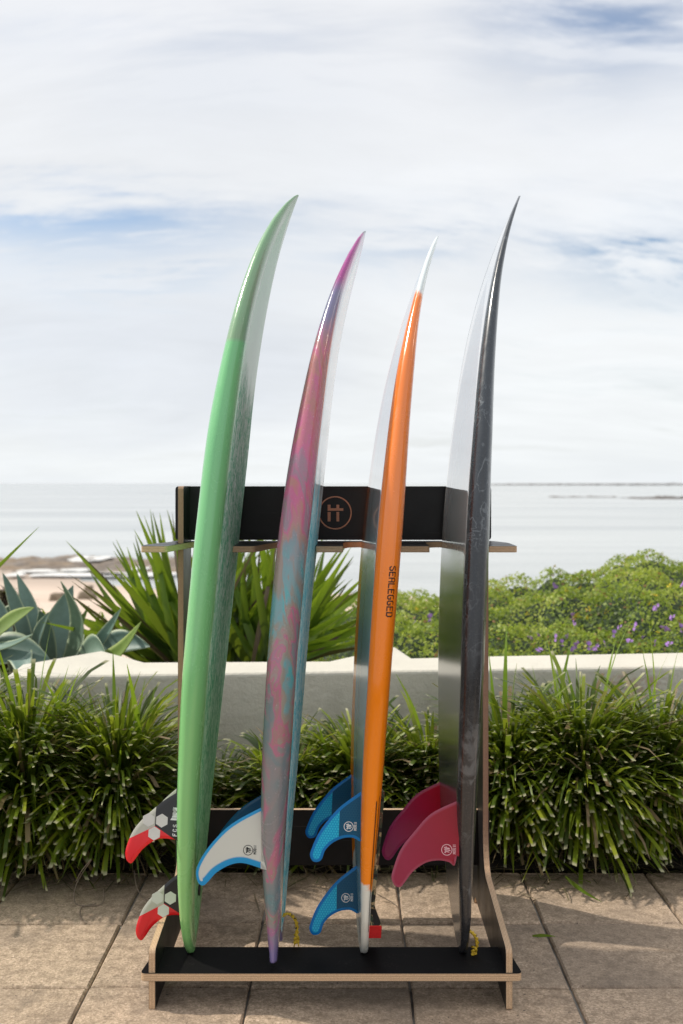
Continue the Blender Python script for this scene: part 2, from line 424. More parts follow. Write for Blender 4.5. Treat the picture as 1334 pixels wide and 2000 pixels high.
# ------------------------------------------------------------------ rack
m, t = material("black_film_plywood_face"); M['film'] = m
o = t.obj(); n = t.noise(o, 9, 6, .65); sc = t.noise(t.scale(o, (3, 3, 60)), 3, 3, .6); du = t.noise(o, 160, 3, .7)
c = t.mix(t.mapr(n, .4, .75, 0, 1), (.0085, .008, .0085), (.017, .0155, .0155))
c = t.mix(t.mapr(du, .68, .78, 0, .4), c, (.09, .085, .08)); scr = t.noise(t.scale(o, (5, 5, 160)), 1.0, 3, .6); c = t.mix(t.math('MULTIPLY', t.mapr(scr, .66, .70, 0, .3), t.mapr(n, .45, .6)), c, (.12, .115, .11))
setp(t, color=c, rough=t.mapr(n, .3, .7, .30, .46), spec=.28, normal=t.bump(t.noise(o, 420, 2, .5), .05, .001))
m, t = material("birch_ply_edge"); M['ply'] = m
o = t.obj(); p = t.attr('ply'); wob = t.noise(o, 12, 3, .6)
pp = t.math('ADD', p, t.math('MULTIPLY', t.math('SUBTRACT', wob, .5), .03))
band = t.math('FRACT', t.math('MULTIPLY', pp, 4.5))
fine = t.noise(t.scale(o, (1, 1, 1)), 380, 3, .7)
c = t.mix(t.mapr(band, .55, .68), (.76, .54, .335), (.45, .275, .15))
c = t.mix(t.mapr(band, .90, 1.0), c, (.76, .54, .335))
c = t.mix(t.mapr(fine, .35, .75, 0, .55), c, (.17, .10, .07))
edge_ = t.math('MINIMUM', p, t.math('SUBTRACT', 1.0, p))
c = t.mix(t.mapr(edge_, .015, .05, 1, 0), c, (.03, .022, .02))
setp(t, color=c, rough=.6, normal=t.bump(fine, .3, .002))
m, t = material("shade_tinted_ply_edge"); M['ply_shade_tint'] = m
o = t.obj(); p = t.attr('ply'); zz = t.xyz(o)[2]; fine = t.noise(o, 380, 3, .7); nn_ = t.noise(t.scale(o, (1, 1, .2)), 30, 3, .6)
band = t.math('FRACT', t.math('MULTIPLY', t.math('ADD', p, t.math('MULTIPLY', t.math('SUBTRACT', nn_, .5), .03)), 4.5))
hi = t.mapr(t.math('ADD', zz, t.math('MULTIPLY', nn_, .2)), .22, .42, 0, .85, True)  # edge redder and darker higher up: shade on the uprights put into the colour
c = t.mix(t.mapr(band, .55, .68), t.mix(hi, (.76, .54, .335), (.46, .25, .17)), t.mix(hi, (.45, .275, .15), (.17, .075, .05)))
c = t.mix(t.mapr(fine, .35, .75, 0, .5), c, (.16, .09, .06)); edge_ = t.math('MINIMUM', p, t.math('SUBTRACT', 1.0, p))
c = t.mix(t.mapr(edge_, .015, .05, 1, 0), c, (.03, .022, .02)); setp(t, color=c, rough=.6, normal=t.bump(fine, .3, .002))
simple('copper_ink', (.52, .27, .16), .45, var=.06, scale=60)

rack = empty('surfboard_rack', (-.04, 2.6, 0), 'black film-faced plywood rack with slotted top shelf holding the four surfboards', 'rack')
FP = [M['film'], M['ply']]
m, t = material('matt_black_grip_film'); n = t.noise(t.obj(), 180, 4, .7); n2 = t.noise(t.obj(), 12, 5, .7)
setp(t, color=t.mix(t.mapr(t.math('MULTIPLY', n, n2), .30, .44, 0, .3), (.0055, .005, .0055), (.06, .055, .05)), rough=.6, spec=.10); M['grip'] = m
Pz = .084
prof = arc_poly([(2.449, 0, .004), (2.449, .137, .016), (2.835, .170, .05), (2.870, .235, .06), (2.870, 1.191, .012), (3.010, 1.191, .012), (3.010, .42, .08), (3.15, .10, .03), (3.15, 0, .004), (3.07, 0, .004), (3.05, .028, .02), (2.64, .028, .02), (2.62, 0, .004)])
prism('side_panel', prof, 'X', -.4545, -.4395, [M['film'], M['ply_shade_tint']], rack)
prism('side_panel', prof, 'X', .3595, .3745, [M['film'], M['ply_shade_tint']], rack)
prism('base_board', arc_poly([(-.474, 2.445, .015), (.397, 2.445, .015), (.380, 2.585, .01), (-.457, 2.585, .01)]), 'Z', Pz-.0175, Pz, [M['grip'], M['ply']], rack)
bp = prism('back_board', arc_poly([(-.479, 1.0415, .010), (.3965, 1.0415, .010), (.3965, 1.1905, .010), (-.479, 1.1905, .010)]), 'Y', 2.980, 2.995, FP, rack)
prism('lower_rail', arc_poly([(-.479, .140, .006), (.392, .140, .006), (.392, .2935, .012), (-.479, .2935, .012)]), 'Y', 2.980, 2.995, FP, rack)
# slotted shelf seen from above: prongs between open slots
S0, SF, SB = 2.742, 2.952, 2.996
sh = [(-.479, SB, 0), (-.490, 2.93, .02), (-.532, 2.80, .01), (-.528, S0, .006), (-.463, S0, .012), (-.428, 2.93, .02)]
sh += [(-.408, SF, .02), (-.325, SF, .02)]
sh += [(-.307, 2.90, .02), (-.307, S0, .006), (-.239, S0, .014), (-.205, 2.90, .02), (-.185, SF, .02), (-.100, SF, .02)]
sh += [(-.083, 2.90, .02), (-.083, S0, .006), (-.013, S0, .006), (-.013, 2.90, .02), (.005, SF, .02), (.110, SF, .02)]
sh += [(.133, 2.90, .02), (.133, S0, .006), (.208, S0, .006), (.208, 2.90, .02), (.228, SF, .02), (.335, SF, .02)]
sh += [(.357, 2.90, .02), (.357, S0, .006), (.431, S0, .006), (.431, 2.90, .02), (.397, SB, 0)]
prism('slotted_shelf', arc_poly(sh), 'Z', 1.0225, 1.0385, FP, rack)
for s_ in (-1, 1):      # machine joint line
    pass
# burnt-in emblem on the back board
def flat_print(name, quads, mat, parent, y):
    V = []; Fc = []
    for qd in quads:
        k = len(V); V += [(x, y, z) for x, z in qd]; Fc.append(tuple(range(k, k+len(qd))))
    return mesh(name, V, Fc, mat, parent)
k_ = 2.98/F
ex, ez = (654.5-680)*k_, CAM_H-(1001.5-943)*k_
quads = []
for i in range(64):
    a, b = 2*math.pi*i/64, 2*math.pi*(i+1)/64; r0, r1 = .0427, .0462
    quads.append([(ex+r0*math.cos(a), ez+r0*math.sin(a)), (ex+r1*math.cos(a), ez+r1*math.sin(a)), (ex+r1*math.cos(b), ez+r1*math.sin(b)), (ex+r0*math.cos(b), ez+r0*math.sin(b))])
for (a, b, c2, d2) in ((-14.6, -8.8, -15.6, -9), (-14.6, 16, -9, -4), (2.6, 8, -15.6, -9), (-14.6, -8.8, -1.6, 16.8), (2.6, 8, -1.6, 16.8)):
    quads.append([(ex+a*k_, ez-c2*k_), (ex+b*k_, ez-c2*k_), (ex+b*k_, ez-d2*k_), (ex+a*k_, ez-d2*k_)])
flat_print('emblem', quads, M['copper_ink'], bp, 2.980-.0006)

# board stations: length, rocker curve and thickness
FIT = {
 'green': {'Len': 1.8899, 'C': [-0.29986, 0.10694, 0.03654, 0.0112, 0.00778, 0.00208, 0.00098, 0.00052, 0.00051], 'T': [0.0143, 0.0187, 0.021, 0.0241, 0.0282, 0.0328, 0.0373, 0.041, 0.0437, 0.0459, 0.0478, 0.0498, 0.052, 0.0541, 0.0559, 0.0573, 0.0584, 0.0592, 0.0599, 0.0605, 0.0609, 0.0611, 0.0612, 0.0613, 0.0615, 0.0619, 0.0622, 0.0625, 0.0622, 0.0614, 0.0596, 0.0569, 0.0538, 0.0508, 0.0482, 0.0461, 0.0439, 0.0412, 0.0378, 0.0333, 0.0281, 0.0225, 0.017, 0.0123, 0.0087, 0.006, 0.006]},
 'purple': {'Len': 1.7907, 'C': [-0.10168, 0.10004, 0.03411, 0.00665, 0.00434, 0.00071, 9e-05, -0.00014, -0.00074], 'T': [0.0124, 0.0155, 0.0208, 0.0264, 0.0324, 0.0386, 0.0446, 0.0499, 0.0544, 0.0581, 0.0612, 0.0638, 0.0659, 0.0675, 0.0687, 0.0696, 0.0701, 0.0706, 0.0711, 0.0717, 0.0723, 0.0728, 0.073, 0.0731, 0.0731, 0.0727, 0.0718, 0.0702, 0.0682, 0.0659, 0.0633, 0.0603, 0.0568, 0.0528, 0.0486, 0.0445, 0.0406, 0.0366, 0.0325, 0.028, 0.0232, 0.0185, 0.0141, 0.0105, 0.0079, 0.006, 0.006]},
 'orange': {'Len': 1.7768, 'C': [0.09849, 0.08984, 0.03075, 0.00785, 0.0051, 0.00079, 0.00052, -0.00015, 6e-05], 'T': [0.0203, 0.0195, 0.0193, 0.0198, 0.0217, 0.025, 0.0293, 0.0342, 0.0388, 0.0431, 0.0468, 0.05, 0.0525, 0.0542, 0.0553, 0.056, 0.0568, 0.0577, 0.0588, 0.06, 0.061, 0.0619, 0.0627, 0.0634, 0.0639, 0.0639, 0.0633, 0.0621, 0.0603, 0.0583, 0.0563, 0.0541, 0.0515, 0.0483, 0.0443, 0.0395, 0.0344, 0.0295, 0.0252, 0.0218, 0.0191, 0.017, 0.015, 0.0127, 0.01, 0.0071, 0.006]},
 'black': {'Len': 1.8871, 'C': [0.31829, 0.07798, 0.03627, 0.0097, 0.0065, 0.00112, 0.00034, 0.0001, -0.00039], 'T': [0.0168, 0.019, 0.021, 0.0234, 0.0268, 0.0309, 0.0356, 0.0401, 0.0443, 0.0478, 0.0507, 0.0529, 0.0544, 0.0554, 0.0563, 0.0572, 0.0583, 0.0596, 0.0607, 0.0615, 0.0618, 0.0617, 0.0614, 0.061, 0.0602, 0.059, 0.0573, 0.0551, 0.0527, 0.0503, 0.0479, 0.0454, 0.0424, 0.0393, 0.036, 0.0328, 0.0292, 0.0253, 0.0213, 0.0176, 0.0143, 0.0115, 0.0094, 0.0078, 0.0068, 0.006, 0.006]},
}

# ------------------------------------------------------------------ surfboards
LEAN = R(8); SN, CS = math.sin(LEAN), math.cos(LEAN)
LV = np.array([0, SN, CS]); WV = np.array([0, CS, -SN])
O_ROUND = [(0, .022), (.008, .045), (.02, .068), (.05, .105), (.1, .14), (.2, .188), (.35, .235), (.5, .25), (.65, .238), (.8, .19), (.9, .13), (.95, .085), (.98, .048), (.995, .02), (1, .006)]
O_FISH = [(0, .10), (.02, .108), (.05, .12), (.1, .145), (.2, .19), (.35, .238), (.5, .252), (.65, .24), (.8, .195), (.9, .14), (.95, .095), (.98, .055), (.995, .022), (1, .006)]
TS = np.concatenate([[0, .006, .014, .025], np.linspace(.045, .955, 38), [.97, .98, .99, .996, 1]])
def outline(tab):
    dt = np.linspace(0, 1, 401); dw = np.interp(dt, *zip(*tab))
    k = np.exp(-np.linspace(-2, 2, 41)**2); k /= k.sum()
    pad = np.concatenate([2*dw[0]-dw[20:0:-1], dw, 2*dw[-1]-dw[-2:-22:-1]]); sm = np.convolve(pad, k, 'valid')
    bl = np.clip((dt-.06)/.06, 0, 1)*np.clip((.94-dt)/.04, 0, 1)
    return dt, dw*(1-bl)+sm*bl
def cc(x): x = np.clip(x, 0, 1); return np.sqrt(1-(1-x)**2)
class Board:
    def __init__(s, fit, tab, yaw, y0):
        s.Len = fit['Len']; s.cheb = np.polynomial.chebyshev.Chebyshev(fit['C'], domain=[0, 1]); s.T_ = fit['T']
        s.dt, s.dw = outline(tab); s.yaw = yaw; s.base = np.array([0, y0, Pz]); s.fish = tab is O_FISH
    def W(s, t): return np.interp(t, s.dt, s.dw)
    def T(s, t): return max(np.interp(t, TS, s.T_), .019 if t < .04 else 0)
    def bottom(s, W, T, d): return -.45*T*cc(d/min(.036, W*.9, .62*T+.001))
    def deck(s, W, T, d): return .55*T*(.80*cc(d/min(.06, W*.95, 1.05*T+.001))+.20*cc(np.clip(d/W, 0, 1)*.9))
    def pt(s, t, v, u):
        sl = t*s.Len
        if s.fish: sl = sl+.075*np.clip(1-abs(v)/.074, 0, 1)*np.clip(1-t/.2, 0, 1)**2
        P_ = s.base+LV*sl+WV*v
        return np.array([float(s.cheb(t))+s.yaw*v+u, P_[1], P_[2]])
    def deckpt(s, t, v, lift=0):
        W, T = s.W(t), s.T(t); d = W-abs(v); return s.pt(t, v, s.deck(W, T, d)+lift)
    def botpt(s, t, v, lift=0):
        W, T = s.W(t), s.T(t); d = W-abs(v); return s.pt(t, v, s.bottom(W, T, d)-lift)
    def shell(s, name, mat, root, n=45, ns=170):
        tt = np.concatenate([[0, .002, .005], np.linspace(.01, .985, ns), [.990, .994, .997, .999, 1]])
        th = np.linspace(0, 1, n); V = []; rd = []; ss = []; vv = []
        m_ = 2*n-2
        for t in tt:
            W, T = s.W(t), s.T(t)
            if t < .006: T = T*(.88+.12*t/.006)
            v = -np.cos(np.pi*th)*W; d = W-np.abs(v)
            ub = s.bottom(W, T, d); ud = s.deck(W, T, d)
            for a, b, dd in zip(v, ub, d): V.append(s.pt(t, a, b)); rd.append(-dd); ss.append(t*s.Len); vv.append(a)
            for a, b, dd in list(zip(v, ud, d))[::-1][1:-1]: V.append(s.pt(t, a, b)); rd.append(dd); ss.append(t*s.Len); vv.append(a)
        Fc = []
        for i in range(len(tt)-1):
            for k in range(m_):
                Fc.append((i*m_+k, i*m_+(k+1) % m_, (i+1)*m_+(k+1) % m_, (i+1)*m_+k))
        for e in (0, (len(tt)-1)*m_):     # close tail and nose with strips between bottom and deck
            for k in range(n-1):
                a, b = e+k, e+k+1; c, d = e+((m_-k-1) % m_), e+((m_-k) % m_)
                if k == n-2: q_ = (a, b, c)
                elif k == 0: q_ = (a, b, c)
                else: q_ = (a, b, c, d)
                if len(set(q_)) >= 3: Fc.append(q_)
        o = mesh(name, V, Fc, mat, root, smooth=True, attrs={'rd': rd, 'ss': ss, 'vv': vv})
        import bmesh
        bm = bmesh.new(); bm.from_mesh(o.data); bmesh.ops.recalc_face_normals(bm, faces=bm.faces); bm.to_mesh(o.data); bm.free()
        return o
BD = {'green': Board(FIT['green'], O_ROUND, 0, 2.565), 'purple': Board(FIT['purple'], O_FISH, .02, 2.565),
      'orange': Board(FIT['orange'], O_ROUND, -.075, 2.565), 'black': Board(FIT['black'], O_ROUND, -.045, 2.565)}

def fibres(t, o, sc=1.0):
    """thin pale crinkled strands running along the board"""
    wv = t.noise(t.scale(o, (20*sc, 20*sc, 6*sc)), 1.6, 3, .6, 0, 1)
    p = t.vmath('ADD', t.scale(o, (84*sc, 84*sc, 15*sc)), t.vmath('MULTIPLY', wv, (6, 6, 3.5)))
    n1 = t.noise(p, 1.0, 2, .5)
    r = t.math('ABSOLUTE', t.math('SUBTRACT', n1, .5))
    return t.mapr(r, .020, .085, 1, 0, True)
def smudge(t, a, b):
    n = t.noise(t.scale(t.o, (9, 9, 4)), 1.5, 6, .72, .6); return t.mapr(n, .38, .66, a, b)
def board_mat(name):
    m, t = material(name); t.o = t.obj(); t.rd = t.attr('rd'); t.s = t.attr('ss'); t.v = t.attr('vv'); return m, t
def dust(t, c, amt=.18):
    n = t.noise(t.o, 300, 3, .7); sm = t.noise(t.o, 6, 5, .7, .5)
    return t.mix(t.mapr(t.math('MULTIPLY', n, sm), .36, .46, 0, amt), c, (.62, .60, .56))
# green
m, t = board_mat("green_resin"); n = t.noise(t.o, 5, 4, .6)
nose = t.mapr(t.math('ADD', t.s, t.math('MULTIPLY', t.v, -.12)), 1.462, 1.474)
rail = t.mix(t.mapr(t.s, 0, 1.2), (.30, .62, .20), (.20, .58, .25)); rail = t.mix(nose, rail, (.26, .43, .25))
rail = t.mix(t.mapr(n, .35, .7, 0, .25), rail, (.17, .55, .26))
fb = fibres(t, t.o); nn = t.noise(t.scale(t.o, (14, 14, 3)), 1, 4, .6)
dk = t.mix(nn, (.05, .38, .20), (.13, .60, .33)); dk = t.mix(t.mapr(t.s, .75, .15), dk, (.06, .42, .14))
dk = t.mix(t.math('MULTIPLY', fb, .9), dk, t.mix(t.mapr(t.s, .2, .9), (.55, .90, .58), (.78, .94, .86)))
sm = t.mix(t.mapr(t.s, 1.3, 1.75), (.62, .86, .70), (.40, .70, .48))
top = t.mapr(t.math('ADD', t.s, t.math('MULTIPLY', t.math('SUBTRACT', nn, .5), .25)), 1.30, 1.42, 0, 1, True)
dk = t.mix(top, dk, sm)
f = t.mapr(t.math('ADD', t.rd, t.math('MULTIPLY', t.math('SUBTRACT', nn, .5), .02)), .046, .064, 0, 1, True); fc = t.math('MULTIPLY', f, t.mapr(t.s, .15, 1.0, .50, 1.0))
c = t.mix(fc, rail, dk)
setp(t, color=dust(t, c), rough=t.mix(f, smudge(t, .14, .36), .62), spec=t.mix(f, .5, t.mapr(top, 0, 1, .18, .5)), coat=t.math('MAXIMUM', t.mapr(f, 0, 1, .5, 0), t.math('MULTIPLY', top, .45)), coatr=.09, normal=t.bump(fb, .06, .002)); translucent(t, c, t.mix(f, .08, .04))
M['b_green'] = m
# purple marble
m, t = board_mat("marbled_resin")
q1 = t.scale(t.o, (5, 5, 2.6), (2, 0, 1)); wv = t.noise(q1, 1.2, 4, .6, .5, 1); q2 = t.vmath('ADD', q1, t.vmath('MULTIPLY', wv, (2.6, 2.6, 2.6)))
n1 = t.noise(q2, 1.0, 2, .5, 1.0); n2 = t.noise(q2, .55, 3, .55, 1.0)
low = t.ramp(n1, [(.26, (.06, .33, .35)), (.36, (.13, .28, .31)), (.43, (.22, .21, .18)), (.49, (.25, .21, .19)), (.530, (.30, .16, .17)), (.550, (.39, .12, .20)), (.575, (.28, .15, .20)), (.595, (.21, .19, .20)), (.70, (.13, .19, .21)), (.80, (.06, .27, .29))])
up = t.ramp(n1, [(.32, (.24, .11, .14)), (.46, (.36, .14, .13)), (.56, (.42, .09, .20)), (.66, (.24, .15, .20)), (.74, (.38, .22, .15))])
c = t.mix(t.mapr(t.math('ADD', t.s, t.math('MULTIPLY', n2, .4)), .98, 1.32, 0, 1, True), low, up)
c = t.mix(t.mapr(t.math('ADD', t.s, t.math('MULTIPLY', n2, .1)), 1.46, 1.58, 0, .9, True), c, (.13, .15, .27))
c = t.mix(t.mapr(t.math('ADD', t.s, t.math('MULTIPLY', n2, .06)), 1.60, 1.66, 0, 1, True), c, (.29, .030, .20))
c = t.mix(t.mapr(t.s, .10, .02), c, (.17, .14, .30)); c = t.mix(t.mapr(t.s, 1.770, 1.782), c, (.06, .08, .10))
c = t.mix(t.mapr(t.noise(t.o, 240, 2, .5), .70, .74, 0, .5), c, (.5, .35, .45)); c = t.mix(t.mapr(t.rd, .03, .055, 0, .35), c, (.10, .07, .08))
fb = fibres(t, t.o, .8); nn = t.noise(t.scale(t.o, (14, 14, 3)), 1, 4, .6)
dk = t.mix(nn, (.04, .42, .57), (.09, .64, .76)); dk = t.mix(t.math('MULTIPLY', fb, .95), dk, (.74, .92, .94))
top = t.mapr(t.math('ADD', t.s, t.math('MULTIPLY', t.math('SUBTRACT', nn, .5), .3)), 1.02, 1.16, 0, 1, True)
c = t.mix(.35, c, t.mix(1.0, c, (1.9, 1.9, 1.9), 'MULTIPLY'))
dk = t.mix(top, dk, t.mix(t.mapr(t.rd, .04, .09), (.25, .48, .66), (.80, .86, .89)))
f = t.mapr(t.rd, .052, .057, 0, 1, True)
c = t.mix(f, c, dk)
setp(t, color=dust(t, c, .12), rough=t.mix(f, smudge(t, .13, .34), .6), spec=t.mix(f, .5, t.mapr(top, 0, 1, .2, .8)), coat=t.math('MAXIMUM', t.mapr(f, 0, 1, .6, 0), top), coatr=.09, normal=t.bump(fb, .06, .002)); translucent(t, c, t.mix(f, .06, .04))
M['b_purple'] = m
# orange
m, t = board_mat("orange_and_white_resin"); n = t.noise(t.o, 38, 4, .6)
sj = t.math('ADD', t.s, t.math('ADD', t.math('MULTIPLY', t.math('SUBTRACT', n, .5), .05), t.math('MULTIPLY', t.rd, .5)))
lapw = t.mapr(t.v, -.01, .01, -.030, -.125)
org = t.math('MULTIPLY', t.mapr(sj, .168, .178), t.mapr(sj, 1.586, 1.570))
lap = t.math('MULTIPLY', t.mapr(t.math('SUBTRACT', t.rd, lapw), 0, .001), t.mapr(t.rd, .0655, .0640))
c = t.mix(t.mapr(t.s, .4, 1.6), (.76, .77, .71), (.72, .79, .80))
bot = t.mix(t.mapr(t.s, .85, 1.05), (.20, .34, .40), (.92, .93, .92))  # underside white above, dark below: reflected sky and surroundings painted into the base
st = t.math('ABSOLUTE', t.math('SUBTRACT', t.math('ABSOLUTE', t.v), .004)); bot = t.mix(t.mapr(st, .002, .004, .7, 0), bot, (.10, .16, .19))
c = t.mix(t.mapr(t.math('SUBTRACT', t.rd, lapw), .001, 0), c, bot)
oc = t.mix(t.mapr(t.s, .2, 1.5), (.97, .262, .003), (.90, .205, .008))
c = t.mix(t.math('MULTIPLY', org, lap), c, oc)
for d0, s0, s1 in ((.0052, .062, .375), (.0150, .10, .385)):
    ln = t.math('MULTIPLY', t.mapr(t.math('ABSOLUTE', t.math('SUBTRACT', t.rd, d0)), .0012, .0019, 1, 0), t.math('MULTIPLY', t.mapr(t.s, s0, s0+.004), t.mapr(t.s, s1, s1-.004)))
    ln = t.math('MULTIPLY', ln, t.mapr(t.v, 0, -.01))
    c = t.mix(t.math('MULTIPLY', ln, .9), c, (.03, .015, .01))
setp(t, color=dust(t, c, .06), rough=t.mix(t.mapr(t.rd, -.026, -.03), smudge(t, .14, .34), t.mapr(t.s, .85, 1.05, .26, .12)), spec=t.mapr(t.s, .85, 1.05, .35, .9), coat=t.mix(t.mapr(t.rd, -.026, -.03), .45, t.mapr(t.s, .85, 1.05, .30, 1)), coatr=.05); translucent(t, c, .05); M['b_orange'] = m
# black
m, t = board_mat("smoky_black_resin")
q1 = t.scale(t.o, (6, 6, 4)); wv = t.noise(q1, 1.1, 3, .55, .2, 1); q2 = t.vmath('ADD', q1, t.vmath('MULTIPLY', wv, (3, 3, 3)))
n1 = t.noise(q2, .9, 4, .6, 1.2); n2 = t.noise(t.o, 4.5, 5, .62, .8); gr = t.noise(t.o, 220, 3, .7)
c = t.mix(t.math('MULTIPLY', t.mapr(t.math('ABSOLUTE', t.math('SUBTRACT', n1, .52)), .0, .022, .6, 0, True), t.mapr(n2, .45, .6, .1, 1)), t.mix(t.mapr(t.s, .7, 1.3), (.010, .011, .014), (.026, .036, .048)), t.mix(t.mapr(t.s, .7, 1.3), (.13, .14, .15), (.26, .30, .33)))
c = t.mix(t.mapr(n1, .58, .72, 0, .30, True), c, (.07, .075, .085))
lowm = t.mapr(t.math('ADD', t.s, t.math('MULTIPLY', n2, .35)), .95, .55, 0, 1, True)
c = t.mix(t.math('MULTIPLY', lowm, t.mapr(t.math('ADD', t.math('MULTIPLY', n2, .6), t.math('MULTIPLY', n1, .4)), .49, .53, .12, .85, True)), c, (.135, .14, .145))
c = t.mix(t.mapr(gr, .55, .8, 0, .12), c, (.4, .4, .4))
c = t.mix(t.mapr(t.rd, .045, .07, 0, .8), c, (.14, .19, .22))
bst = t.noise(t.scale(t.o, (50, 50, .8)), 1.4, 4, .6)
bot = t.mix(bst, (.035, .042, .048), (.15, .16, .165)); bot = t.mix(t.mapr(t.s, .85, 1.05), bot, t.mix(bst, (.78, .81, .82), (.94, .95, .94)))  # upper underside whitened, lower kept dark: mirrored sky and background put into colour
f = t.mapr(t.rd, -.027, -.030)
c = t.mix(f, c, bot)
translucent(t, c, t.math('MULTIPLY', f, .04))
setp(t, color=c, spec=t.mapr(t.math('MULTIPLY', f, t.s), .85, 1.05, .5, .9), rough=t.mix(f, smudge(t, .18, .42), t.mapr(t.s, .85, 1.05, .16, .09)), coat=t.mix(f, .5, t.mapr(t.s, .85, 1.05, .3, 1.0)), coatr=t.mix(f, smudge(t, .06, .28), t.mapr(t.s, .85, 1.05, .12, .04)), normal=t.bump(bst, .03, .002)); M['b_black'] = m

# fin materials (object space: x = outwards, y = down the board)
def fin_mat(name):
    m, t = material(name); t.o = t.obj(); t.x, t.y, t.z = t.xyz(t.o); t.e = t.attr('edge'); return m, t
def honey(t, cell):
    r = (cell, cell*1.732, 1.0)
    p = t.comb(t.x, t.y, 0.0)
    def half(off):
        q = t.vmath('ADD', t.vmath('DIVIDE', p, r), off); fr = t.vmath('FRACTION', q)
        return t.vmath('LENGTH', t.vmath('MULTIPLY', t.vmath('SUBTRACT', fr, (.5, .5, 0)), (cell, cell*1.732, 0)))
    d = t.math('MINIMUM', half((10, 10, 0)), half((10.5, 10.5, 0)))
    return d
def honeyfin(name, hue):
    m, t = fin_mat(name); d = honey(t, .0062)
    outer_c = t.mix(t.mapr(d, .0021, .0026, 0, 1), hue[0], hue[1]); outer_c = t.mix(t.mapr(t.math('ABSOLUTE', t.math('SUBTRACT', d, .0013)), .0002, .0005, .35, 0), outer_c, hue[1])
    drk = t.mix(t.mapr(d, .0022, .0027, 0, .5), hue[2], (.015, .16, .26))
    c = t.mix(t.mapr(t.x, .0470, .0478), drk, outer_c)  # fin pattern: dark inner part, paler outer part
    c = t.mix(t.mapr(t.e, .88, .99), hue[3], c)
    setp(t, color=c, rough=.4, spec=.3, coat=.25, coatr=.2); translucent(t, c, .4); return m
M['fin_blue'] = honeyfin("blue_honeycomb_fin", ((.04, .72, .92), (.005, .42, .78), (.003, .11, .24), (.004, .26, .68)))
m, t = fin_mat("white_fin_with_blue_rim"); n = t.noise(t.o, 12, 3, .5)
c = t.mix(t.mapr(t.math('ADD', t.e, t.math('MULTIPLY', n, .1)), .80, 1.0), (.005, .38, .78), (.80, .80, .73)); setp(t, color=c, rough=.35, coat=.4, coatr=.15); translucent(t, c, .30); M['fin_white'] = m
m, t = fin_mat("deep_blue_fin"); c = t.mix(t.mapr(t.x, .0, .12), (.003, .12, .30), (.005, .22, .48)); setp(t, color=c, rough=.35, coat=.4, coatr=.15); translucent(t, c, .3); M['fin_navy'] = m
def redfin(name, a, b, edge):
    m, t = fin_mat(name); n = t.noise(t.o, 26, 4, .6); g = t.mapr(t.math('ADD', t.x, t.math('MULTIPLY', t.y, .35)), .02, .17)
    c = t.mix(g, a, b); c = t.mix(t.mapr(n, .4, .75, 0, .22), c, (.28, .02, .04)); c = t.mix(t.mapr(t.e, .2, 1.0, .55, 0), c, edge)
    setp(t, color=c, rough=.38, coat=.3, coatr=.2); translucent(t, c, .35); return m
M['fin_red'] = redfin("frosted_red_fin", (.42, .003, .022), (.43, .024, .080), (.58, .16, .27))
M['fin_plum'] = redfin("plum_red_fin", (.75, .002, .045), (.58, .012, .20), (.50, .12, .32))
m, t = fin_mat("red_black_white_fin")
px_ = .00117; 
l1 = t.math('ADD', t.math('MULTIPLY', t.math('SUBTRACT', t.x, 41*px_), 26/50), 67*px_)
l2 = t.math('SUBTRACT', 67*px_, t.math('MULTIPLY', t.math('SUBTRACT', 41*px_, t.x), -24/41))
line = t.math('MAXIMUM', l1, t.math('ADD', 67*px_, t.math('MULTIPLY', t.math('SUBTRACT', 41*px_, t.x), 24/41)))
c = t.mix(t.mapr(t.x, 41*px_-.0002, 41*px_+.0002), (.010, .009, .009), (.55, .55, .47))
c = t.mix(t.mapr(t.math('ABSOLUTE', t.math('SUBTRACT', t.x, 41*px_)), .0008, .0011, 1, 0), c, (.02, .018, .016))
c = t.mix(t.mapr(t.math('SUBTRACT', t.y, line), -.0003, .0003), c, (.85, .010, .018))
setp(t, color=c, rough=.22, coat=.6, coatr=.08); translucent(t, c, .2); M['fin_tri'] = m
simple('print_white', (.74, .76, .76), .5, var=.04); simple('print_black', (.012, .012, .012), .5, var=.1); simple('print_pink', (.75, .42, .46), .5, var=.05)
simple('print_hex', (.62, .62, .58), .4, var=.05); simple('print_dark', (.025, .008, .003), .5, var=.1)

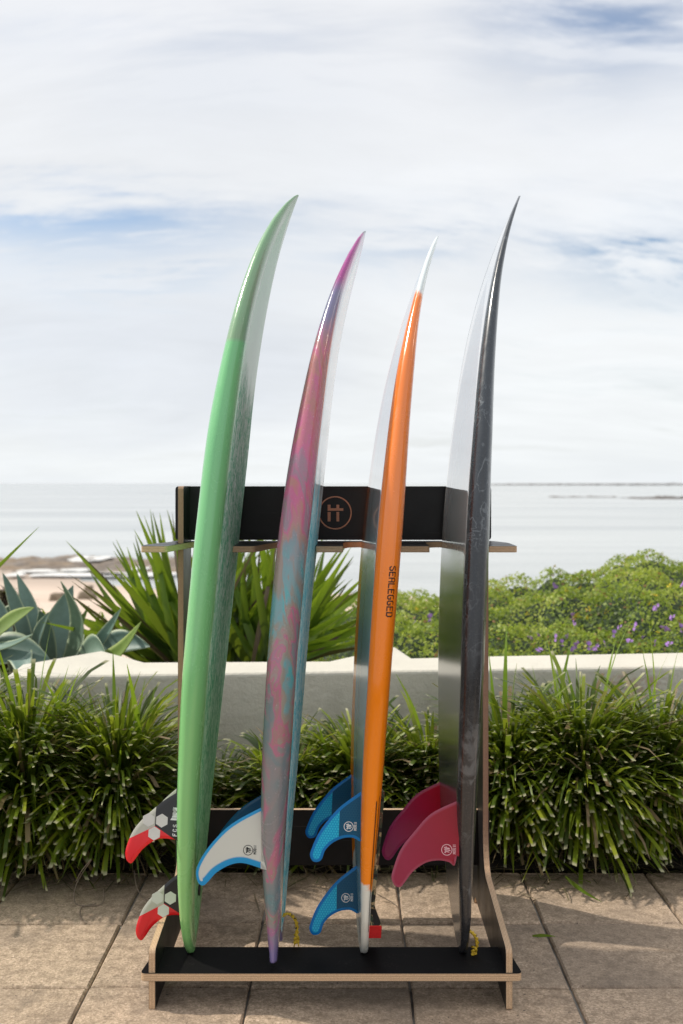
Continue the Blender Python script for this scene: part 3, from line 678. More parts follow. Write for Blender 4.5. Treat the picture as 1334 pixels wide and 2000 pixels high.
# stroke lettering: every glyph on a 2 x 4 grid, drawn with straight strokes
GL = {'S': [(1.8, 3.8, 1.5, 4), (1.5, 4, .5, 4), (.5, 4, 0, 3.4), (0, 3.4, 0, 2.6), (0, 2.6, 2, 1.6), (2, 1.6, 2, .6), (2, .6, 1.5, 0), (1.5, 0, .5, 0), (.5, 0, 0, .6)],
      'E': [(2, 4, 0, 4), (0, 4, 0, 0), (0, 0, 2, 0), (0, 2, 1.6, 2)], 'A': [(0, 0, 0, 3.4), (0, 3.4, .6, 4), (.6, 4, 1.4, 4), (1.4, 4, 2, 3.4), (2, 3.4, 2, 0), (0, 1.7, 2, 1.7)],
      'L': [(0, 4, 0, 0), (0, 0, 2, 0)], 'G': [(1.6, 4, .5, 4), (.5, 4, 0, 3.4), (0, 3.4, 0, .6), (0, .6, .5, 0), (.5, 0, 1.5, 0), (1.5, 0, 2, .6), (2, .6, 2, 1.7), (2, 1.7, 1.2, 1.7)],
      'D': [(0, 0, 0, 4), (0, 4, 1.4, 4), (1.4, 4, 2, 3.2), (2, 3.2, 2, .8), (2, .8, 1.4, 0), (1.4, 0, 0, 0)], 'M': [(0, 0, 0, 4), (0, 4, 1, 2), (1, 2, 2, 4), (2, 4, 2, 0)],
      'O': [(0, .6, 0, 3.4), (0, 3.4, .6, 4), (.6, 4, 1.4, 4), (1.4, 4, 2, 3.4), (2, 3.4, 2, .6), (2, .6, 1.4, 0), (1.4, 0, .6, 0), (.6, 0, 0, .6)],
      'B': [(0, 0, 0, 4), (0, 4, 1.6, 4), (1.6, 4, 2, 3.4), (2, 3.4, 2, 2.6), (2, 2.6, 1.6, 2), (1.6, 2, 0, 2), (1.6, 2, 2, 1.4), (2, 1.4, 2, .6), (2, .6, 1.6, 0), (1.6, 0, 0, 0)],
      'I': [(1, 0, 1, 4)], 'C': [(2, 3.4, 1.5, 4), (1.5, 4, .5, 4), (.5, 4, 0, 3.4), (0, 3.4, 0, .6), (0, .6, .5, 0), (.5, 0, 1.5, 0), (1.5, 0, 2, .6)], 'F': [(2, 4, 0, 4), (0, 4, 0, 0), (0, 2, 1.6, 2)]}
def strokes(text, h, pitch, wd):
    """2D quads of the word; x runs along the word, y up the letters"""
    out = []; k = h/4; x0 = 0
    for ch in text:
        for (a, b, c, d) in GL[ch]:
            p = Vector((x0+a*k, b*k)); q_ = Vector((x0+c*k, d*k)); dr = (q_-p).normalized(); nn_ = Vector((-dr.y, dr.x))*wd/2
            p = p-dr*wd/2; q_ = q_+dr*wd/2
            seg = 3
            for i in range(seg):
                u, v = p.lerp(q_, i/seg), p.lerp(q_, (i+1)/seg); out.append([u-nn_, v-nn_, v+nn_, u+nn_])
        x0 += pitch*(.62 if ch == 'I' else 1)
    return out
def ring_quads(cx, cy, r, wd, n=28):
    o_ = []
    for i in range(n):
        a, b = 2*math.pi*i/n, 2*math.pi*(i+1)/n
        o_.append([Vector((cx+rr*math.cos(t_), cy+rr*math.sin(t_))) for rr, t_ in ((r-wd/2, a), (r+wd/2, a), (r+wd/2, b), (r-wd/2, b))])
    return o_
def bar(x0, y0, x1, y1, wd):
    p, q_ = Vector((x0, y0)), Vector((x1, y1)); dr = (q_-p).normalized(); nn_ = Vector((-dr.y, dr.x))*wd/2
    return [p-nn_, q_-nn_, q_+nn_, p+nn_]
def tree_mark(cx, cy, r):
    """brush mark inside the ring: one thick upright crossed by three bars; x = outwards, y = down"""
    L_ = [(.12, -.62, .10+.18, .55, .24), (.52, -.42, -.55, -.22, .24), (.50, -.06, -.70, .10, .17), (.40, .22, -.48, .42, .16), (.45, .50, .25, .50, .2)]
    return [bar(cx+a*r, cy+b*r, cx+c*r, cy+d*r, e*r) for a, b, c, d, e in L_]

TPL = {'honey': ([(0, 0), (38, 29), (63, 57), (83, 87), (95, 117), (97, 129), (91, 139), (81, 140), (73, 134), (67, 117), (53, 102), (33, 92), (13, 90), (0, 96)], 1/868),
       'tri': ([(-4, -3), (26, 17), (40, 29), (69, 57), (87, 83), (97, 115), (95, 132), (87, 140), (80, 136), (64, 113), (42, 95), (24, 90), (0, 91), (-4, 93)], .00117),
       'keel': ([(0, 0), (50, 25), (83, 60), (110, 95), (125, 135), (127, 150), (120, 163), (110, 165), (102, 157), (85, 135), (60, 118), (35, 113), (15, 116), (5, 122), (0, 104)], .00117),
       'rim': ([(-4, -4), (42, 22), (72, 45), (102, 80), (119, 110), (123, 130), (117, 147), (107, 151), (97, 142), (82, 125), (57, 110), (32, 105), (0, 112), (-4, 114)], .00117)}
def fin_mesh_data(kind, thick=.0024, rim=.007, sc=1.0, rim2=None):
    pts, px__ = TPL[kind]; n0 = len(pts)
    P_ = crom([(a*px__*sc, b*px__*sc, 0) for a, b in pts], 5); P_ = [p.to_2d() for p in P_]
    P_ = [Vector((-.005, P_[0].y))]+P_+[Vector((-.005, P_[-1].y))]
    n = len(P_); area = sum(P_[i].x*P_[(i+1) % n].y-P_[(i+1) % n].x*P_[i].y for i in range(n)); sg = 1 if area > 0 else -1
    ti = max(range(n), key=lambda i: P_[i].y+P_[i].x*.6)
    def inset(w1, w2):
        out = []
        for i in range(n):
            dr = (P_[(i+1) % n]-P_[i-1])
            if dr.length < 1e-6: dr = Vector((1, 0))
            dr.normalize(); nn_ = Vector((-dr.y, dr.x))*sg
            if i == 0 or i == n-1: out.append(P_[i].copy()); continue
            k = min(max((i-ti)/6+.5, 0), 1)
            q_ = P_[i]+nn_*(w1*(1-k)+w2*k)
            if i in (1, n-2): q_ = Vector((max(P_[i].x, -.004), q_.y))
            out.append(q_)
        return out
    r2 = rim2 or rim
    A = inset(rim*.35, r2*.35); B = inset(rim, r2)
    V = [(p.x, p.y, 0) for p in P_]; E = [0.0]*n
    for z in (1, -1):
        V += [(p.x, p.y, z*thick*.55) for p in A]; E += [.35]*n
        V += [(p.x, p.y, z*thick) for p in B]; E += [1.0]*n
    Fc = []
    for s_ in (0, 1):
        a0 = n+s_*2*n; b0 = a0+n
        for i in range(n-1):
            j = i+1; f1, f2 = (i, j, a0+j, a0+i), (a0+i, a0+j, b0+j, b0+i)
            Fc += [f1, f2] if s_ == 0 else [f1[::-1], f2[::-1]]
        cap = tuple(b0+i for i in range(n)); Fc.append(cap if s_ == 0 else cap[::-1])
    return V, Fc, E
def fin_frame(b, s_top, v, cant, down_tilt=0.0):
    t_ = s_top/b.Len; p = b.botpt(t_, v, -.001)
    sl = (b.pt(t_-.04, v, 0)-b.pt(t_, v, 0)); dn = Vector(sl).normalized()
    out = Vector((-math.cos(cant), math.sin(cant), 0)); out = (out-dn*out.dot(dn)).normalized()
    th = out.cross(dn)
    return Matrix(((out.x, dn.x, th.x, p[0]), (out.y, dn.y, th.y, p[1]), (out.z, dn.z, th.z, p[2]), (0, 0, 0, 1)))
def fin(b, root, kind, mat, s_top, v, cant, sc=1.0, prints=(), rim=.007, rim2=None, label=None, dataof=None):
    if dataof is not None:
        o = dataof.copy(); COL.objects.link(o)
        for k in ('label',):
            if k in o: del o[k]
    else:
        V, Fc, E = fin_mesh_data(kind, rim=rim, rim2=rim2, sc=sc); o = mesh('fin', V, Fc, mat, None, attrs={'edge': E})
        import bmesh
        bm = bmesh.new(); bm.from_mesh(o.data); bmesh.ops.recalc_face_normals(bm, faces=bm.faces); bm.to_mesh(o.data); bm.free()
    o.parent = root
    mt = fin_frame(b, s_top, v, cant); mt = Matrix.Translation(-Vector(root.location)) @ mt
    o.matrix_basis = mt
    if label: o['label'] = label
    # printed marks sit on the face turned to the front
    front = (mt.to_3x3() @ Vector((0, 0, 1))).y < 0
    z = (.0024+.0005)*(1 if front else -1)
    for nm, quads, pm in prints:
        V = []; Fc = []
        for q_ in quads:
            k = len(V); V += [(a.x, a.y, z) for a in q_]; Fc.append(tuple(range(k, k+len(q_))))
        mesh(nm, V, Fc, pm, o, local=True)
    return o
def maker_marks(cx, cy, r, mat, k_=1.0):
    """ring mark and the word beside it; letters climb, the word reads upwards"""
    q_ = ring_quads(cx, cy, r, r*.13)+tree_mark(cx, cy, r)
    w_ = []
    for quad in strokes('MOBII', r*.50, r*.42, r*.10):
        w_.append([Vector((cx-r*1.70+p.y, cy+r*.72-p.x)) for p in quad])
    return [('emblem', q_, mat), ('lettering', w_, mat)]
GRP = 'surfboards standing on their tails in the rack'

# green board
b = BD['green']; rt = empty('surfboard', b.pt(0, 0, 0), 'green surfboard with red, black and white fins, first from the left in the rack', 'surfboard', GRP)
b.shell('board_body', M['b_green'], rt)
hx = []
def hexa(cx, cy, r): return [Vector((cx+r*math.sin(math.pi/3*k), cy-r*math.cos(math.pi/3*k))) for k in range(6)]
H3 = lambda sc=1.0: [('hexagon_mark', [hexa(a*px_*sc, c_*px_*sc, 13.2*px_*sc)], M['print_hex']) for a, c_ in ((55, 56), (28.5, 56), (42, 81))]
fw = []
for quad in strokes('FCS', .0082, .0100, .0020): fw.append([Vector((-.0022+p.y, .0975-p.x)) for p in quad])
for x1, y0 in ((.0115, .0632), (.0085, .0574)):
    fw.append([Vector((-.003, y0)), Vector((x1+.0025, y0)), Vector((x1, y0-.0046)), Vector((-.003, y0-.0046))])
for quad in strokes('M', .0085, .009, .0030): fw.append([Vector((-.0010+p.y, .0500-p.x*2.6)) for p in quad])
f1 = fin(b, rt, 'tri', M['fin_tri'], .389, -.150, R(4), prints=H3()+[('lettering', fw, M['print_white'])], label='front side fin, red tip, black base and three pale hexagons')
fin(b, rt, 'tri', M['fin_tri'], .389, .150, R(-4), dataof=f1, label='rear side fin, mostly hidden')
fin(b, rt, 'tri', M['fin_tri'], .186, 0.0, 0, sc=1.0, prints=H3(), label='lower tail fin, dark red tip with three pale hexagons')
V, Fc = tube([b.deckpt(.075, -.012, .001), b.deckpt(.075, -.012, .004)], .013, 14); mesh('leash_plug', V, Fc, M['print_black'], rt)

# marbled board
b = BD['purple']; rt = empty('surfboard', b.pt(0, 0, 0), 'purple and teal marbled surfboard with a white fin, second from the left in the rack', 'surfboard', GRP)
b.shell('board_body', M['b_purple'], rt)
fin(b, rt, 'rim', M['fin_white'], .352, -.148, R(4), prints=maker_marks(.026, .0935, .0108, M['print_black']), rim=.008, rim2=.016, label='white fin with bright blue rim, nearest the front')
fin(b, rt, 'rim', M['fin_navy'], .352, .148, R(-4), label='plain dark blue fin behind the white one')
simple('rope', (.62, .42, .02), .6, var=.35, scale=150)
m, t = material("yellow_flecked_cord"); o = t.obj(); n = t.noise(o, 130, 2, .5); s2 = t.noise(t.scale(o, (300, 300, 90)), 1, 2, .5)
c = t.mix(t.mapr(n, .62, .66), t.mix(s2, (.50, .30, .01), (.78, .55, .04)), (.03, .025, .01)); setp(t, color=c, rough=.6, normal=t.bump(s2, .6, .002)); M['cord'] = m
def cord(path, parent, r=.0026, knot=None):
    V = []; Fc = []
    sm = crom(path, 6)
    for k in range(2):
        pp = []
        for i, p in enumerate(sm):
            a = i*.75+k*math.pi; pp.append(p+Vector((math.cos(a), math.sin(a)*.5, math.sin(a)*.3))*r*.95)
        v, f = tube(pp, r, 6); Fc += [tuple(j+len(V) for j in q_) for q_ in f]; V += v
    if knot:
        c_ = Vector(knot); pp = []
        for i in range(26):
            a = i*.62; pp.append(c_+Vector((math.cos(a)*.0052, math.sin(a*1.3)*.005, math.sin(a)*.005-.008+.0006*i)))
        v, f = tube(pp, .0028, 6); Fc += [tuple(j+len(V) for j in q_) for q_ in f]; V += v
        for e in ((-.004, -.002), (.004, -.004)):
            v, f = tube([c_, c_+Vector((e[0], 0, -.010)), c_+Vector((e[0]*1.6, e[1], -.019))], [.0024, .0022, .0008], 6); Fc += [tuple(j+len(V) for j in q_) for q_ in f]; V += v
    return mesh('leash_string', V, Fc, M['cord'], parent, smooth=True)
dd = 2.60
cord([at(552, 1790, dd), at(560, 1784, dd), at(570, 1788, dd), at(577, 1797, dd), at(580, 1808, dd), at(580, 1822, dd), at(579, 1833, dd)], rt, knot=at(579, 1834, dd))

# orange board
b = BD['orange']; rt = empty('surfboard', b.pt(0, 0, 0), 'bright orange and white surfboard with blue honeycomb fins and black lettering', 'surfboard', GRP)
b.shell('board_body', M['b_orange'], rt)
mk = maker_marks(.0255, .0790, .0105, M['print_white'])
f1 = fin(b, rt, 'honey', M['fin_blue'], .388, -.140, R(4), prints=mk, label='front side fin, bright cyan honeycomb')
fin(b, rt, 'honey', M['fin_blue'], .392, .140, R(-4), dataof=f1, label='rear side fin, darker blue')
fin(b, rt, 'honey', M['fin_blue'], .196, 0.0, 0, dataof=f1, prints=maker_marks(.0255, .0750, .0100, M['print_white']), label='lower tail fin, blue honeycomb with white mark')
# word down the rail: x runs towards the tail, letters' tops point to the deck
zt = lambda py, d: CAM_H-(py-943)*d/F
lt_V = []; lt_F = []
s_start = (zt(1105, 2.475)-Pz-.245*SN)/CS
def arcpos(t_, a):
    """point A metres round the front rail from its outermost line towards the deck, on the deck side"""
    W, T = b.W(t_), b.T(t_); ds = np.linspace(0, .08, 160); us = b.deck(W, T, ds)
    ln = np.concatenate([[0], np.cumsum(np.hypot(np.diff(ds), np.diff(us)))]); d = np.interp(a, ln, ds); u = np.interp(a, ln, us)
    nx_ = np.interp(a, ln, np.gradient(us, ln+1e-9*np.arange(160))); 
    P_ = b.pt(t_, -(W-d), u); tx_ = np.interp(a, ln, np.gradient(ds, ln+1e-9*np.arange(160)))
    nrm = np.array([tx_, 0, 0])+WV*(-nx_); nrm = nrm/np.linalg.norm(nrm)
    return P_+nrm*.0006
for quad in strokes('SEALEGGED', .0170, .0130, .0026):
    k = len(lt_V)
    for p in quad: lt_V.append(arcpos((s_start-p.x)/b.Len, .0035+p.y))
    lt_F.append((k, k+1, k+2, k+3))
mesh('lettering', lt_V, lt_F, M['print_dark'], rt)
# traction pad with its raised kick
m, t = material("camouflage_foam"); o = t.obj(); q1 = t.scale(o, (60, 60, 34)); n1 = t.noise(q1, 1, 2, .5, .6); n2 = t.noise(t.scale(o, (52, 52, 40), (5, 5, 5)), 1, 2, .5, .6)
c = t.mix(t.mapr(n1, .50, .505), (.035, .05, .030), (.30, .235, .13)); c = t.mix(t.mapr(n2, .56, .565), c, (.012, .011, .010)); c = t.mix(t.mapr(n2, .40, .395), c, (.085, .05, .03))
setp(t, color=c, rough=.9, normal=t.bump(t.noise(o, 500, 2, .5), .5, .002)); M['camo'] = m
simple('red_foam', (.55, .012, .014), .8, var=.12, scale=120, bump=.3)
def pad(name, s0, s1, v0, v1, thf, mat, ns=26, nv=14, front=None, label=None):
    V = []; n = nv+1
    for lay in (0, 1):
        for i in range(ns+1):
            s_ = s0+(s1-s0)*i/ns
            for j in range(n):
                v = v0+(v1-v0)*j/nv; W = b.W(s_/b.Len)-.012; v = max(-W, min(W, v))
                V.append(b.deckpt(s_/b.Len, v, -.002 if lay == 0 else thf(s_, v)))
    N = (ns+1)*n; Fc = []; mi = []
    for i in range(ns):
        for j in range(nv):
            a = i*n+j
            Fc.append((a, a+1, a+n+1, a+n)); Fc.append((N+a, N+a+n, N+a+n+1, N+a+1)); mi += [0, 0]
    for j in range(nv):
        a = j; Fc.append((a, N+a, N+a+1, a+1)); mi.append(1); a = ns*n+j; Fc.append((a, a+1, N+a+1, N+a)); mi.append(0)
    for i in range(ns):
        a = i*n; Fc.append((a, a+n, N+a+n, N+a)); mi.append(1 if (front and s0+(s1-s0)*i/ns < front) else 0); a = i*n+nv; Fc.append((a, N+a, N+a+n, a+n)); mi.append(0)
    o_ = mesh(name, V, Fc, [mat, M['red_foam']], rt, midx=mi); return o_
th_ = lambda s_, v: .0085+.0012*math.sin(v*160)*0
pad('traction_pad', .1255, .385, -.125, .125, th_, M['camo'])
pad('tail_kick', .045, .125, -.085, .085, lambda s_, v: .0085+.020*min(1, max(0, (.125-s_)/.05))**1.1, M['camo'], front=.076)

# black board
b = BD['black']; rt = empty('surfboard', b.pt(0, 0, 0), 'smoky black surfboard with two crimson fins, last on the right in the rack', 'surfboard', GRP)
b.shell('board_body', M['b_black'], rt)
fin(b, rt, 'keel', M['fin_red'], .368, -.148, R(4), prints=maker_marks(.0230, .1080, .0118, M['print_pink']), label='front fin, frosted crimson with white ring mark')
fin(b, rt, 'keel', M['fin_plum'], .372, .146, R(-4), label='rear fin, deep plum red')
dd = 2.545
cord([at(917, 1818, dd), at(924, 1823, dd), at(930, 1832, dd), at(932, 1843, dd), at(929, 1853, dd)], rt, knot=at(926, 1858, dd))

# ------------------------------------------------------------------ planting
def leaf_mat(name, cols, rough=.45, tl=.35, tip=None, tipat=.93, edge=None, dry=(.30, .20, .10), coat=0.0):
    m, t = material(name); rv = t.attr('rv'); tt = t.attr('tt'); o = t.obj()
    c = t.ramp(rv, [(i/(len(cols)-1), k) for i, k in enumerate(cols)])
    n = t.noise(t.scale(o, (1, 1, 1)), 45, 3, .6); c = t.mix(t.mapr(n, .3, .7, 0, .3), c, t.mix(.6, c, (0, 0, 0)))
    c = t.mix(t.mapr(tt, 0, .5, .75, 0), c, t.mix(.7, c, (.03, .022, .010)))  # darker towards the root: shade among the leaves put into the colour
    if tip: c = t.mix(t.mapr(tt, tipat, tipat+.03), c, tip)
    c = t.mix(t.mapr(rv, .945, .95), c, dry)
    if edge:
        ww = t.math('ABSOLUTE', t.attr('ww')); c = t.mix(t.mapr(ww, .80, .95, 0, .8), c, edge)
    setp(t, color=c, rough=rough, coat=coat, coatr=.2); translucent(t, t.mix(.35, c, (.60, .76, .05), 'MIX'), tl)
    M[name] = m; return m
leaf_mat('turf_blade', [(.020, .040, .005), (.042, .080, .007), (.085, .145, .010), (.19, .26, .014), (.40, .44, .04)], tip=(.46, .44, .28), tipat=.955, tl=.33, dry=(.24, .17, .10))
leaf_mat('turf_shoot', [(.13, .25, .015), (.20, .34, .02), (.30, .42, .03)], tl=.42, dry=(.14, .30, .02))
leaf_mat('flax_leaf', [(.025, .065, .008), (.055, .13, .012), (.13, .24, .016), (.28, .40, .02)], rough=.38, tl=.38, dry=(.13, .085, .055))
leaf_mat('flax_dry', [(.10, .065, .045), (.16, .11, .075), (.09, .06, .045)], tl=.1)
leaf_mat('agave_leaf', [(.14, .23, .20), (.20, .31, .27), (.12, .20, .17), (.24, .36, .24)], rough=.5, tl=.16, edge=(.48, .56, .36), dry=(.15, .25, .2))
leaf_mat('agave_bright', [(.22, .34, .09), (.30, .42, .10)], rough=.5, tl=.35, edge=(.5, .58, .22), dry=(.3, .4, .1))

def blade_set(base, az, el, L, w, bend, twist, seg=7, taper=1.0, cut=None, keel=.0):
    """vectorised ribbons: arrays of roots, headings, start elevations, lengths, widths; returns verts, faces, tt, index"""
    n = len(L); P = base.copy(); az = az.copy(); e = el.copy()
    rings = []; tts = []
    for k in range(seg+1):
        t_ = k/seg
        dirv = np.stack([np.cos(az)*np.cos(e), np.sin(az)*np.cos(e), np.sin(e)], 1)
        side = np.stack([-np.sin(az+twist*t_), np.cos(az+twist*t_), np.zeros(n)+.15*np.sin(twist*3)], 1)
        wp = np.sin(np.clip((t_*.82+.12), 0, 1)*math.pi)**.55 if taper else 1
        if cut is not None:
            full = 1-max(0, (t_-.55)/.45)**1.7*.93
            ww_ = np.where(cut, .55+.45*min(1, t_*2.5)-.12*t_, (.55+.45*min(1, t_*2.5))*full)
        else: ww_ = (.5+.5*min(1, t_*3))*(1-max(0, (t_-.35)/.65)**1.6*.96)*np.ones(n)
        hw = (w*.5*ww_)[:, None]
        rings.append(np.stack([P-side*hw, P+side*hw], 1)); tts.append(np.full((n, 2), t_))
        P = P+dirv*(L/seg)[:, None]
        e = e-bend/seg*(.35+1.3*t_)
        az = az+twist*.10/seg
    V = np.stack(rings, 1)                      # n, seg+1, 2, 3
    tt = np.stack(tts, 1)
    idx = np.arange(n*(seg+1)*2).reshape(n, seg+1, 2)
    Fc = np.stack([idx[:, :-1, 0], idx[:, :-1, 1], idx[:, 1:, 1], idx[:, 1:, 0]], -1).reshape(-1, 4)
    return V.reshape(-1, 3), Fc, tt.reshape(-1)
def turf_clump(x, y, rx, h, label, nb=1500, nshoot=12, part_n=26, lean=(0, -.25), seed=1):
    g_ = np.random.default_rng(seed)
    root = empty('strappy_clump', (x, y, 0), label, 'plant', 'clipped strappy grass clumps along the wall')
    def gen(n, mode):
        a = g_.uniform(0, 2*math.pi, n); r = np.sqrt(g_.uniform(0, 1, n))*rx*.55
        z0 = g_.uniform(0, 1, n)**1.2*h*.50
        bx = x+np.cos(a)*r+0*a; by = y+np.sin(a)*r*.55
        az = a+g_.normal(0, .7, n); fr = g_.random(n) < .35; az = np.where(fr, -math.pi/2+g_.normal(0, .75, n), az)
        if mode == 'shoot':
            L = g_.uniform(.26, .50, n)*h/.44*1.15; el = g_.normal(R(80), R(8), n); bend = g_.uniform(.15, .8, n); w_ = g_.uniform(.011, .019, n); z0 = z0*.6+h*.18
            cut = np.zeros(n, bool)
        elif mode == 'dry':
            L = g_.uniform(.10, .26, n); el = g_.normal(R(10), R(25), n); bend = g_.uniform(.2, 2.0, n); w_ = g_.uniform(.002, .005, n); z0 = g_.uniform(0, .12, n); cut = np.ones(n, bool)
        else:
            th = np.arcsin(g_.uniform(-.30, 1.0, n)); az = g_.uniform(0, 2*math.pi, n)
            near = g_.random(n) < .30; az = np.where(near, -math.pi/2+g_.normal(0, .8, n), az)
            reach = h*g_.uniform(.72, 1.06, n)*(.74+.26*np.abs(np.sin(th)))*np.where(th < 0, .84, 1)
            r_ = rx*.22*np.sqrt(g_.random(n)); bx = x+np.cos(az)*r_; by = y+np.sin(az)*r_; z0 = h*.06+h*.34*g_.random(n)
            drop = g_.uniform(.45, 1.25, n); el = np.minimum(th+drop*.75, R(88)); bend = drop*1.9; L = reach*1.10-z0*.35*np.maximum(np.sin(th), 0); L = np.maximum(L, .10)*1.05
            w_ = g_.uniform(.0075, .017, n); cut = g_.random(n) < .66
        return np.stack([bx, by, z0+.003], 1), az, el, L, w_, bend, g_.normal(0, .8, n), cut
    for mode, n, mt in (('blade', nb, 'turf_blade'), ('shoot', nshoot, 'turf_shoot'), ('dry', 170, 'turf_blade')):
        b0, az, el, L, w_, bend, tw, cut = gen(n, mode)
        V, Fc, tt = blade_set(b0, az, el, L, w_, bend, tw, cut=cut)
        per = len(tt)//n; rv = np.repeat(np.minimum(g_.random(n)*1.04, .99)*(1 if mode != 'dry' else 0)+(.96 if mode == 'dry' else 0), per)
        tt = np.where(np.repeat(cut, per), tt, tt*.94)
        V[:, 2] = np.maximum(V[:, 2], .004+.01*g_.random(len(V)))
        V[:, 1] = np.minimum(V[:, 1], 3.74+ .09*V[:, 0])
        V[:, 1] = np.maximum(V[:, 1], np.where((V[:, 0] > -.52) & (V[:, 0] < .43) , 3.02, 2.5))
        if mode == 'blade':
            # the blades standing nearest the front are parts of their own, the rest of the tuft is one mass
            order = np.argsort([V[i*per:(i+1)*per, 1].min() for i in range(n)]); own = order[:part_n]; rest = np.sort(order[part_n:])
            Vr = V.reshape(n, per, 3); tr = tt.reshape(n, per); rr = rv.reshape(n, per)
            f0 = Fc[:len(Fc)//n]
            for i in own:
                mesh('blade', Vr[i], [tuple(q_) for q_ in f0], M[mt], root, attrs={'tt': tr[i], 'rv': np.minimum(rr[i], .94)})
            nr = len(rest); Fr = np.concatenate([f0+per*k for k in range(nr)])
            tag(mesh('tuft', Vr[rest].reshape(-1, 3), Fr, M[mt], root, attrs={'tt': tr[rest].ravel(), 'rv': rr[rest].ravel()}), kind='stuff')
        elif mode == 'shoot':
            Vr = V.reshape(n, per, 3); f0 = Fc[:len(Fc)//n]; tr = tt.reshape(n, per); rr = rv.reshape(n, per)
            for i in range(n): mesh('long_blade', Vr[i], [tuple(q_) for q_ in f0], M[mt], root, attrs={'tt': tr[i], 'rv': rr[i]*.9})
        else: tag(mesh('dry_stalks', V, Fc, M[mt], root, attrs={'tt': tt*.5+.3, 'rv': rv}), kind='stuff')
CL = [(-1.62, 3.42, .30, .50, 1700, 8, 'strappy green clump cut off by the left edge of the photograph'),
      (-1.33, 3.40, .30, .52, 1900, 10, 'big clipped strappy clump second from the left edge, below the wall end'),
      (-1.02, 3.42, .28, .49, 1700, 8, 'strappy clump in the middle of the left-hand planting, below the pointed wall top'),
      (-.74, 3.44, .26, .46, 1600, 12, 'strappy clump with tall bright shoots just left of the green surfboard'),
      (-.44, 3.50, .22, .26, 900, 3, 'low dark clump hidden behind the green surfboard'),
      (-.20, 3.52, .24, .34, 1300, 9, 'strappy clump seen between the green and the marbled surfboards'),
      (.04, 3.54, .24, .38, 1400, 5, 'strappy clump seen between the marbled and the orange surfboards'),
      (.27, 3.55, .24, .38, 1400, 6, 'strappy clump seen between the orange and the black surfboards'),
      (.52, 3.52, .24, .45, 1500, 8, 'strappy clump with upright shoots just right of the black surfboard'),
      (.76, 3.50, .28, .48, 1800, 11, 'strappy clump with the tallest bright shoots right of the rack'),
      (1.03, 3.54, .28, .45, 1800, 4, 'clipped strappy clump second from the right edge'),
      (1.31, 3.56, .28, .44, 1700, 4, 'clipped strappy clump at the right edge below the rusty wall stain')]
for i, (x, y, rx, h, nb, ns, lb) in enumerate(CL):
    turf_clump(x, y, rx, h, lb, nb=int(nb*.8), nshoot=ns, seed=100+i)

# cut leaf litter along the edge of the paving
g_ = np.random.default_rng(77); n = 900
bx = g_.uniform(-1.9, 1.8, n); by = 3.29+g_.normal(0, .055, n)+.05*np.sin(bx*9)
V, Fc, tt = blade_set(np.stack([bx, by, .004+.022*g_.random(n)], 1), g_.uniform(0, 6.28, n), g_.normal(0, .12, n), g_.uniform(.03, .13, n), g_.uniform(.002, .006, n), g_.normal(.1, .3, n), g_.normal(0, .6, n), seg=4, cut=np.ones(n, bool))
V[:, 2] = np.maximum(V[:, 2], .0045)
leaf_mat('litter', [(.07, .045, .03), (.16, .11, .07), (.28, .22, .15), (.12, .12, .05), (.05, .035, .025)], tl=.1)
tag(mesh('leaf_litter', V, Fc, M['litter'], attrs={'tt': tt*.4+.5, 'rv': np.repeat(g_.random(n)*.94, len(tt)//n)}), kind='stuff')

# flax with sword leaves
def sword(base, tip, w, sag=.06, kink=None, seg=9, fold=.18):
    """one long leaf from BASE to TIP as a folded ribbon"""
    b0, t0 = Vector(base), Vector(tip); d = t0-b0; L = d.length; dn = d.normalized()
    side = dn.cross(Vector((0, 1, .15))).normalized(); up = side.cross(dn).normalized()
    if up.z < 0: up = -up
    V = []; tt = []; ww = []; Fc = []
    for k in range(seg+1):
        t_ = k/seg; c = b0+d*t_+up*math.sin(math.pi*t_)*sag*L
        hw = w*.5*(.55+.45*min(1, t_*3.2))*(1-max(0, (t_-.30)/.70)**1.5*.97)
        V += [tuple(c-side*hw), tuple(c+Vector((0, 1, 0))*hw*fold*2), tuple(c+side*hw)]; tt += [t_]*3; ww += [-1, 0, 1]
    for k in range(seg):
        for j in (0, 1): a = k*3+j; Fc.append((a, a+1, a+4, a+3))
    return V, Fc, tt, ww
def flax(x, y, z, leaves, label, n_auto=60, seed=3, spread=1.0, hmax=.95, azr=(R(15), R(165))):
    g_ = np.random.default_rng(seed)
    root = empty('sword_leaf_plant', (x, y, z), label, 'plant', 'sword-leaved plants behind the wall')
    V_ = []
    for (tip, w, sag, dryk) in leaves: V_.append(((x+g_.normal(0, .06), y+g_.normal(0, .05), z), tip, w, sag, dryk))
    for k in range(n_auto):
        th = g_.uniform(*azr); Ln = hmax*g_.uniform(.62, 1.0)*(.80+.20*math.sin(th)); dy = g_.normal(0, .30)
        tip = (x+math.cos(th)*Ln*spread, y+dy*Ln, z+math.sin(th)*Ln)
        V_.append(((x+g_.normal(0, .07), y+g_.normal(0, .07), z-.02), tip, g_.uniform(.030, .056), g_.uniform(-.02, .10), g_.random() < .16))
    for (b0, tip, w, sag, dryk) in V_:
        V, Fc, tt, ww = sword(b0, tip, w*(.55 if dryk else 1), sag)
        rv = g_.random()*.93
        mesh('leaf', V, Fc, M['flax_dry' if dryk else 'flax_leaf'], root, smooth=True, attrs={'tt': tt, 'rv': [rv]*len(tt), 'ww': ww})
d1 = 4.85
